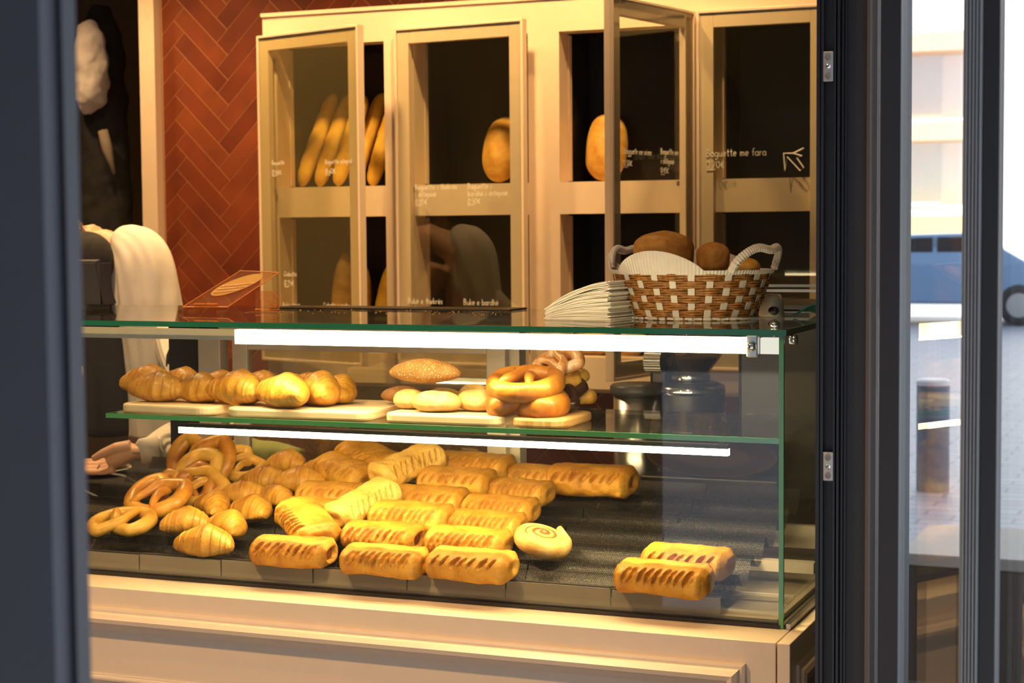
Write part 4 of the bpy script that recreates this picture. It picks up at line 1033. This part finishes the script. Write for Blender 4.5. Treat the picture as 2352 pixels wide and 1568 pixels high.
# dark oval solid standing in for a reflection in the case glass
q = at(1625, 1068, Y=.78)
ck = MB().box((-.16, 0, 0), (.15, .07, .088)).build('dark_crate', M_rubber, bevel=.004, loc=(q.x, .802, .8905)); tag(ck, 'low black crate under the dark reflected oval behind the wave trays', 'crate')
ov = MB().lathe([(.0, .006), (.80, .006), (.92, .012), (1.0, .022), (.97, .024), (.9, .010), (.0, .0)], seg=56, sx=.150, sy=.046).build('reflected_oval', plain('reflected_oval_brown', (.022, .010, .005), .6, spec=.2), smooth=True, loc=(q.x, .83, .979+.043), rot=(D(80), 0, 0))
tag(ov, 'dark brown oval standing in for a reflection, behind the wave trays at the right', 'tray')
# green bag
q = at(612, 1030, Y=.80)
gbm = MB(); rows = []
for i in range(15):
    u = i/14; row = []
    hh = .035*(1-.45*u)*(1 if u < .8 else 1-(u-.8)*2)
    for j in range(16): a = 2*PI*j/16; row.append((-.085+.17*u, math.cos(a)*.045*(1-.3*u), math.sin(a)*hh*(1+.15*nz3((u*4, a, 0), 1, 3))+.035))
    rows.append(row)
gbm.grid(rows, closed_u=True); gbm.f.append(tuple(range(16))); gbm.f.append(tuple(14*16+k for k in range(16)))
o = gbm.build('paper_bag', M_bagp, smooth=True, loc=(q.x-.03, .86, ZS2+.058)); tag(o, 'crumpled yellow green bag on the service counter behind the case', 'bag')
bx_ = MB().box((-.09, -.05, 0), (.09, .06, .06)).build('carton_box', M_pos, loc=(q.x-.03, .86, ZS2), bevel=.003); tag(bx_, 'low grey box under the green bag behind the case', 'box')
# cables and plates at far left behind
for i, (dy, r, hz_, lb) in enumerate(((0, .10, .0, 'pale plate at the bottom of the small stack behind the pretzels'), (0, .095, .012, 'pale plate on top of the small stack behind the pretzels'))):
    q = at(215, 1120, Y=.95)
    o = MB().lathe([(0, .004), (.5, .004), (.75, .006), (1.0, .016), (.98, .018), (.74, .010), (.0, .007)], seg=40, sx=r, sy=r).build('plate', M_cream_c, smooth=True, loc=(q.x, .95, ZS2+.0+hz_)); tag(o, lb, 'plate')
for k, (pts, lb) in enumerate(((((190, 1085), (240, 1084), (285, 1092), (320, 1110)), 'upper white cable curving behind the pretzels'), (((185, 1122), (215, 1136), (245, 1150), (262, 1165)), 'lower white cable curving down behind the pretzels'))):
    P = [at(x, y, Y=.80) for x, y in pts]; o = MB().tube(P, .003, 6).build('cable', M_white, smooth=True); tag(o, lb, 'cable')

# ------------------------------------------------------------------ person behind the case
PY = 1.42
per = empty('person', (at(330, 800, Y=PY).x, PY, 0), label='person in a white shirt and black apron bending left, one hand reaching', cat='person')
def pp(px, py, y=PY): q = at(px, py, Y=y); return Vector((q.x-per.location.x, y-PY, q.z))
def remesh(mb, name, mat, parent, vox, smooth_it=4):
    o = mb.build(name, mat, parent, smooth=True, recalc=True); m = o.modifiers.new('r', 'REMESH'); m.mode = 'VOXEL'; m.voxel_size = vox; m.use_smooth_shade = True
    s2 = o.modifiers.new('s', 'SMOOTH'); s2.iterations = smooth_it; s2.factor = .5; return o
HY = .82   # depth of the hand
body = MB()
hipc = pp(366, 1060); sh = pp(320, 600); neck = pp(225, 560); head = pp(95, 575)
body.tube([hipc-Vector((0, 0, .05)), hipc+Vector((0, 0, .15)), sh.lerp(hipc, .35), sh, neck], [.09, .085, .085, .075, .05], 16)
body.tube([neck, neck.lerp(head, .6)], [.06, .055], 12)
body.ell(head, (.085, .078, .115), 20, 14)
nose = head+Vector((-.088, -.0, -.01)); body.ell(nose, (.018, .012, .016), 10, 8)
body.ell(head+Vector((-.07, 0, -.065)), (.03, .035, .03), 12, 8)
body.ell(head+Vector((.0, -.078, 0)), (.016, .008, .028), 10, 8)
for sy in (-.08, .08):
    h = hipc+Vector((0, sy, -.03)); body.tube([h, Vector((h.x+.02, h.y, .48)), Vector((h.x, h.y, .08))], [.085, .06, .045], 12); body.ell(Vector((h.x-.05, h.y, .045)), (.12, .045, .042), 14, 8)
far = sh+Vector((-.05, .08, -.05)); body.tube([far, far+Vector((-.12, .05, -.25)), far+Vector((-.32, -.05, -.35))], [.045, .038, .028], 12)
# near arm: shoulder -> elbow -> wrist
elb = pp(492, 985, 1.06); wr_ = pp(320, 1040, HY)
body.tube([pp(342, 620, PY+.03), pp(395, 800, 1.34), elb+Vector((-.01, 0, 0)), elb.lerp(wr_, .5), wr_], [.036, .034, .034, .030, .021], 14)
remesh(body, 'body', M_skin, per, .009, 3)
# hand, one surface
hd = MB()
def hp(px, py, y): return pp(px, py, y)
palm = [hp(332, 1036, HY), hp(306, 1036, HY-.004), hp(282, 1046, HY-.008), hp(256, 1058, HY-.008)]
hd.tube(palm, [.019, .025, .029, .026], 16, flat=.82)
fing = [([(262, 1058), (236, 1060), (208, 1059), (184, 1060)], .020, .0085), ([(258, 1064), (230, 1068), (200, 1068), (172, 1070)], .006, .009), ([(258, 1072), (230, 1077), (200, 1077), (174, 1076)], -.008, .0092), ([(262, 1078), (236, 1084), (210, 1084), (188, 1082)], -.020, .0082)]
for pts, dy, r in fing: hd.tube([hp(x, y, HY+dy) for x, y in pts], [r*1.15, r, r*.94, r*.72], 12)
hd.tube([hp(300, 1024, HY-.016), hp(266, 1028, HY-.032), hp(238, 1040, HY-.036), hp(214, 1053, HY-.036)], [.016, .0135, .0115, .0085], 12)
remesh(hd, 'hand', M_skin, per, .0028, 3)
rgm = MB(); c0 = hp(230, 1078, HY-.010); K = []
for i in range(20): a = 2*PI*i/20; K.append(c0+Vector((.0, math.cos(a)*.0115, math.sin(a)*.0115)))
rgm.tube(K, .0014, 6, closed=True).build('ring', M_chrome, per, smooth=True)
# shirt
def fold(o, amp, sc, seed):
    t = bpy.data.textures.new('folds', 'CLOUDS'); t.noise_scale = sc; t.noise_depth = 2
    m = o.modifiers.new('f', 'DISPLACE'); m.texture = t; m.strength = amp; m.mid_level = .5
def drape(path, radii, nf, amp, seed, seg=96, flat=1.0):
    """closed cloth tube along a path with vertical folds that deepen away from the shoulder"""
    rows = []; M_ = 60
    def cr(L, t):
        t = t*(len(L)-1); i = min(int(t), len(L)-2); u = t-i; g = lambda j: L[max(0, min(len(L)-1, j))]
        a, b, c, d = g(i-1), g(i), g(i+1), g(i+2); return ((b*2)+(c-a)*u+(a*2-b*5+c*4-d)*(u*u)+(b*3-a-c*3+d)*(u**3))*.5
    for i in range(M_+1):
        t = i/M_; p = cr(path, t); q = cr(path, min(1, t+.02))-cr(path, max(0, t-.02)); q.normalize()
        a = Vector((0, -1, 0)); a = (a-q*a.dot(q)).normalized(); b = q.cross(a); R_ = cr([Vector((x, 0, 0)) for x in radii], t).x
        rows.append([p+(a*math.cos(th)*flat+b*math.sin(th))*(R_*(1+amp*min(1, t*2.2)*(math.sin(nf*th+2.2*math.sin(t*5+seed)+seed)+.6*math.sin(nf*2.3*th+t*4+seed*2))+.03*nz3((math.cos(th)*2, math.sin(th)*2, t*6), 1, seed))) for th in [2*PI*k/seg for k in range(seg)]])
    mb = MB().grid(rows, closed_u=True); mb.f.append(tuple(range(seg))[::-1]); mb.f.append(tuple(M_*seg+k for k in range(seg))); return mb
shirt = drape([pp(x, y, PY-.02) for x, y in ((262, 548), (290, 560), (322, 600), (338, 690), (352, 790), (362, 900), (366, 1000))], [.020, .064, .090, .096, .090, .086, .086], 7, .035, 1).build('shirt', M_shirt, per, smooth=True)
sleeve = drape([pp(342, 560, PY+.04), pp(395, 800, 1.34), elb+Vector((-.0, 0, .0)), elb.lerp(wr_, .5), pp(352, 1034, HY+.02)], [.03, .048, .052, .048, .038], 5, .07, 2, flat=.9).build('sleeve', M_shirt, per, smooth=True)
cu = pp(354, 1034, HY+.02); cv = pp(322, 1038, HY); dcf = (cv-cu).normalized()
cuf = MB().tube([cu-dcf*.012, cv, cv], [.037, .034, .027], 26, cap=True); cuf = cuf.build('cuff', M_shirt, per, smooth=True)
MB().ell(pp(338, 1069, HY-.014), (.0045, .003, .0045), 12, 8).build('cuff_button', plain('grey_button', (.22, .18, .16), .4), cuf, smooth=True)
# apron front and tie
ap = MB(); ap.tube([pp(x, y, PY-.06) for x, y in ((258, 1000), (252, 860), (238, 700), (228, 630), (212, 585), (190, 565))], [.08, .08, .078, .072, .062, .05], 22, flat=.9)
ap.ell(pp(196, 590, PY-.10), (.085, .08, .075), 20, 12); ap.ell(pp(222, 600, PY-.12), (.05, .05, .075), 20, 12)
remesh(ap, 'apron', M_blackc, per, .009, 3)
tie = MB().tube([pp(x, y, PY-.17) for x, y in ((424, 762), (408, 795), (398, 822), (388, 870))], [.008, .010, .011, .006], 8, flat=2.2)
tie.tube([pp(398, 812, PY-.176), pp(406, 803, PY-.180), pp(413, 811, PY-.176)], .008, 8).build('apron_tie', M_blackc, per, smooth=True)
hr = MB(); hr.ell(head+Vector((.012, 0, .012)), (.095, .095, .122), 22, 14); hr.ell(head+Vector((.07, -.02, -.02)), (.075, .085, .10), 18, 12)
hair = hr.build('hair', M_hair, per, smooth=True)
hs = MB(); rnd = random.Random(11)
for i in range(60):
    a = pp(150+rnd.uniform(-12, 15), 505+rnd.uniform(-15, 40), PY-.08); b = pp(198+rnd.uniform(-14, 12), 545+rnd.uniform(-25, 35), PY-.09); m_ = a.lerp(b, .5)+Vector((0, 0, .012))
    hs.tube([a, m_, b], [.0022, .0018, .0006], 5)
hs.build('hair_strand', M_hair, hair).location = (0, 0, 0)
# hanging clothes at the far left -----------------------------------------
jc = empty('hanging_jacket', (at(215, 150, Y=3.0).x, 3.0, at(215, 60, Y=3.0).z), label='pale grey jacket hanging in the dark alcove at the far left', cat='jacket')
def jp(px, py, y=3.0): q = at(px, py, Y=y); return Vector((q.x-jc.location.x, y-3.0, q.z-jc.location.z))
j_ = MB().tube([jp(196, 50), jp(205, 90), jp(208, 140), jp(208, 190), jp(206, 235), jp(200, 262)], [.035, .060, .068, .072, .060, .02], 20, flat=1.0)
jm = remesh(j_, 'jacket_cloth', plain('grey_canvas', (.80, .74, .68), .9, bump=.2), jc, .009, 3); fold(jm, .03, .07, 4)
cc = empty('hanging_coat', (at(230, 300, Y=3.15).x, 3.15, 1.2), label='black coat hanging behind the pale jacket at the far left', cat='coat')
q0 = at(232, 60, Y=3.15)
k_ = MB().tube([(q0.x-cc.location.x, 0, z-1.2) for z in (2.45, 2.3, 2.0, 1.7, 1.4)], [.04, .09, .10, .11, .12], 20)
km = remesh(k_, 'coat_cloth', M_blackc, cc, .012, 3); fold(km, .03, .08, 5)
aw = MB().tube([at(x, y, Y=3.02) for x, y in ((236, 300), (246, 340), (262, 400))], [.02, .022, .006], 12); aw = aw.build('hanging_cloth', plain('beige_cloth', (.30, .25, .2), .9), smooth=True); tag(aw, 'beige cloth corner hanging below the pale jacket', 'cloth')

# ------------------------------------------------------------------ folding glass doors on the right
def xa(px, Y): return at(px, 784, Y=Y).x
ZF0, ZF1 = .0, 2.9
def vert(px0, px1, Y, dep, name, mat, parent, z0=0.0, z1=2.6):
    return MB().box((xa(px0, Y), Y, z0), (xa(px1, Y), Y+dep, z1)).build(name, mat, parent, bevel=.001)
YA = -.5
fd = empty('door_1', (xa(1930, YA), YA, 0), kind='structure')
def rel(o, root): o.location = -root.location; return o
rel(vert(1877, 1996, YA, .05, 'stile', M_dark, fd), fd)
gm = MB()
for a, b, d_ in ((1876, 1884, .006), (1888, 1894, .010), (1918, 1922, .012), (1926, 1931, .012), (1935, 1939, .008), (1941, 1945, .005)):
    gm.box((xa(a, YA), YA-d_, 0), (xa(b, YA), YA-.0002, 2.6))
rel(gm.build('grooved_rail', M_darkg, fd), fd)
gm = MB().box((xa(1990, YA), YA-.004, 0), (xa(1997, YA), YA-.0002, 2.6)); rel(gm.build('edge_bead', plain('bronze_bead', (.10, .075, .05), .4), fd), fd)
for py0, py1 in ((118, 187), (1038, 1104)):
    z1_, z0_ = at(1904, py0, Y=YA-.012).z, at(1904, py1, Y=YA-.012).z; xc0, xc1 = xa(1893.5, YA), xa(1916, YA)
    if py0 > 1000: xc0 += .0015; xc1 += .0015
    h = z1_-z0_; kp = empty('x'); bpy.data.objects.remove(kp)
    pl_ = MB().box((xc0, YA-.010, z0_), (xc1, YA-.0135, z1_)); pl_ = rel(pl_.build('lock_keeper', M_zinc, fd, bevel=.001), fd)
    xm_ = (xc0+xc1)/2; zm = (z0_+z1_)/2
    dm = MB().ell((xm_, YA-.0135, zm+h*.33), (.0042, .0012, h*.13)).ell((xm_, YA-.0135, zm-h*.30), (.0042, .0012, h*.12))
    dm = dm.build('recess', plain('dull_recess', (.20, .18, .16), .5), pl_, smooth=True)
    sc_ = MB().lathe([(0, .0018), (.0028, .0018), (.0036, 0)], seg=20).build('screw', M_chrome, pl_, smooth=True); sc_.location = (xm_, YA-.0135, zm); sc_.rotation_euler = (PI/2, 0, 0)
    cr_ = MB().box((-.0020, -.0003, .0016), (.0020, .0003, .0021)).box((-.0003, -.0020, .0016), (.0003, .0020, .0021)).build('screw_slot', M_black, pl_); cr_.location = (xm_, YA-.0135, zm); cr_.rotation_euler = (PI/2, .6, 0)
YB2 = -.75
fd2 = empty('door_2', (xa(2040, YB2), YB2, 0), kind='structure')
rel(vert(2019, 2066, YB2, .045, 'stile', M_dark, fd2), fd2)
rel(vert(2207, 2252, YB2-.15, .02, 'rubber_gasket', M_grey, fd2), fd2)
gm = MB()
for i in range(5): gm.box((xa(2212+i*8, YB2-.16), YB2-.155, 0), (xa(2215+i*8, YB2-.16), YB2-.1502, 2.6))
rel(gm.build('gasket_ribs', plain('light_gasket', (.30, .315, .32), .6), fd2), fd2)
rel(vert(2252, 2291, YB2-.15, .045, 'stile', M_dark, fd2), fd2)
M_fg2 = M_fac_glass
def pane(pa, ya, pb, yb, name, parent, mat=M_fg2):
    A = Vector((xa(pa, ya), ya, 0)); B = Vector((xa(pb, yb), yb, 0)); d = (B-A).normalized(); n = Vector((-d.y, d.x, 0))*.003
    m = MB(); m.grid([[A-n, B-n, B+n, A+n], [Vector((q.x, q.y, 2.6)) for q in (A-n, B-n, B+n, A+n)]], closed_u=True); m.f += [(0, 1, 2, 3), (4, 5, 6, 7)]
    return rel(m.build(name, mat, parent), parent)
pane(1998, YA+.02, 2019, YB2+.02, 'pane', fd2)
pane(2066, YB2+.02, 2207, YB2-.14, 'pane', fd2)
fd3 = empty('door_3', (xa(2330, YB2-.2), YB2-.2, 0), kind='structure')
pane(2291, YB2-.14, 2420, YB2-.3, 'pane', fd3)
rel(MB().box((xa(2420, YB2-.3), YB2-.32, 0), (xa(2500, YB2-.3), YB2-.28, 2.6)).build('stile', M_dark, fd3), fd3)
S('trim_2', MB().box((xa(1870, YA), YA-.02, 2.6), (xa(2500, YA)+.2, YA+.06, 2.95)), M_dark)
# close blurred post on the left
pn = empty('door_4', (-.05, -2.0, 0), kind='structure')
MB().box((-.01, -.02, 0), (.05+.062, .01, 2.9)).build('stile', plain('slate_post', (.04, .042, .052), .5), pn)
MB().box((.112, -.005, 0), (.116, .008, 2.9)).build('edge_seal', M_rubber, pn)

# ------------------------------------------------------------------ street outside
def paving():
    m, nt, out = newmat('street_paving'); b = N(nt, 'ShaderNodeBsdfPrincipled'); co = coords(nt)
    br_ = N(nt, 'ShaderNodeTexBrick', i_Scale=1.6, i_Mortar_Size=.015); br_.inputs['Color1'].default_value = (.36, .37, .43, 1); br_.inputs['Color2'].default_value = (.42, .43, .49, 1); br_.inputs['Mortar'].default_value = (.24, .24, .28, 1)
    nt.links.new(co, br_.inputs['Vector']); nt.links.new(br_.outputs[0], b.inputs['Base Color']); b.inputs['Roughness'].default_value = .45; nt.links.new(b.outputs[0], out.inputs[0]); return m
S('ground', MB().box((-60, -40, -.25), (60, 90, -.101)).box((.6, -3.6, -.1), (60, 5.0, -.02)).box((-60, 5.0, -.1), (60, 90, -.02)), paving())
S('ground_2', MB().box((-60, -40, -.1), (60, -3.6, -.02)), plain('dark_asphalt', (.13, .15, .20), .7, nscale=3, var=.2))
q = at(2142, 1118, Z=0)
bo = empty('bollard', (q.x, q.y, -.02), label='grey cylindrical street bollard seen through the folded glass door', cat='bollard')
MB().lathe([(0, 0), (.095, 0), (.095, .62), (0, .62)], seg=28).build('post', plain('bollard_grey', (.16, .20, .25), .4), bo, smooth=False)
MB().lathe([(0, .62), (.098, .62), (.098, .645), (.08, .655), (0, .655)], seg=28).build('cap', plain('bollard_cap', (.75, .78, .8), .4), bo)
# planter / bench block
p0 = at(2075, 1262, Y=3.0); p1 = at(2352, 1262, Y=3.0)
pb = empty('street_planter', (p0.x+.5, 3.3, -.02), label='large brown planter box with a pale top edge low outside the glass', cat='planter')
MB().box((-.5, -.3, 0), (.9, .3, p0.z-.03)).build('planter_box', plain('brown_box', (.085, .06, .045), .6), pb, bevel=.01)
MB().box((-.51, -.31, p0.z-.03), (.91, .31, p0.z+.01)).build('top_edge', plain('pale_stone', (.55, .50, .44), .5), pb, bevel=.005)
# cars
def car(name, loc, rz, mat, label, W=4.3):
    r = empty(name, loc, rz=rz, label=label, cat='car')
    prof = [(-2.1, .35), (-2.1, .75), (-1.95, .92), (-1.2, 1.0), (-.6, 1.42), (.7, 1.45), (1.45, 1.0), (2.0, .92), (2.12, .6), (2.1, .32)]
    rows = []
    for y, ins in ((-.85, .0), (-.78, -.0), (.78, 0), (.85, 0)): rows.append([(x, y*(1 if z < 1.05 else .82), z) for x, z in prof])
    m_ = MB().grid(rows, closed_u=True); m_.f.append(tuple(range(10))); m_.f.append(tuple(30+i for i in range(10))); m_.build('car_body', mat, r, bevel=.05)
    for sgn in (-1, 1):
        MB().prism([(-.95, 1.04), (-.5, 1.36), (.05, 1.38), (.05, 1.04)], -.01, .01).build('side_window', M_rubber, r, loc=(0, sgn*.79, 0), rot=(PI/2, 0, 0))
        MB().prism([(.12, 1.04), (.12, 1.38), (.62, 1.38), (1.2, 1.04)], -.01, .01).build('side_window', M_rubber, r, loc=(0, sgn*.79, 0), rot=(PI/2, 0, 0))
        for x in (-1.35, 1.35):
            wh = MB().lathe([(0, -.1), (.24, -.1), (.32, -.06), (.32, .08), (.24, .1), (0, .1)], seg=24).build('wheel', M_rubber, r, smooth=True, loc=(x, sgn*.78, .32), rot=(PI/2, 0, 0))
            MB().lathe([(0, -.11), (.18, -.11), (.19, .11), (0, .11)], seg=16).build('hub', M_steel, wh)
    return r
q = at(2135, 738, Z=0); car('parked_car', (q.x, q.y, -.02), D(8), plain('blue_grey_car', (.22, .36, .55), .25, coat=.6), 'blue grey parked car seen through the folded glass door')
q = at(2420, 738, Z=0); car('parked_car', (q.x+3.4, q.y-1.0, -.02), D(8), plain('white_car', (.75, .78, .82), .25, coat=.6), 'white parked car at the right edge of the picture')
# building across the street
q = at(2200, 600, Y=38)
bd = empty('apartment_building', (q.x, 38, -.02), label='bright white apartment building with tan balconies beyond the street', cat='building')
MB().box((-14, 0, 0), (16, 8, 18)).build('facade', plain('white_render', (.95, .95, .94), .8), bd)
M_tan = plain('tan_slab', (.62, .42, .28), .7); M_yel = plain('yellow_awning', (.75, .55, .22), .7)
for k, py in enumerate((505, 290, 85)):
    z = at(2140, py, Y=37).z
    for j in range(2):
        x0 = -12+j*15; o = MB().box((x0, -1.2, z-.30), (x0+12.5, -.01, z+.12)).build('balcony', M_yel if k == 0 else M_tan, bd)
        for i in range(4): MB().box((x0+1+i*3, -.06, z+.35), (x0+2.6+i*3, -.001, z+2.0)).build('window', plain('pane_grey', (.78, .82, .86), .2), bd)
# a street seen mirrored in the case front: shop fronts behind the photographer
b2_ = empty('apartment_building', (-6, -26, -.02), label='pale building across the street behind the viewer', cat='building')
MB().box((-14, -6, 0), (26, 0, 13)).build('facade', plain('grey_render', (.5, .52, .56), .8), b2_)
for i in range(8): MB().box((-12+i*3.3, .001, 3.4), (-10.4+i*3.3, .05, 5.2)).build('window', plain('pane_dark', (.08, .09, .11), .15), b2_)
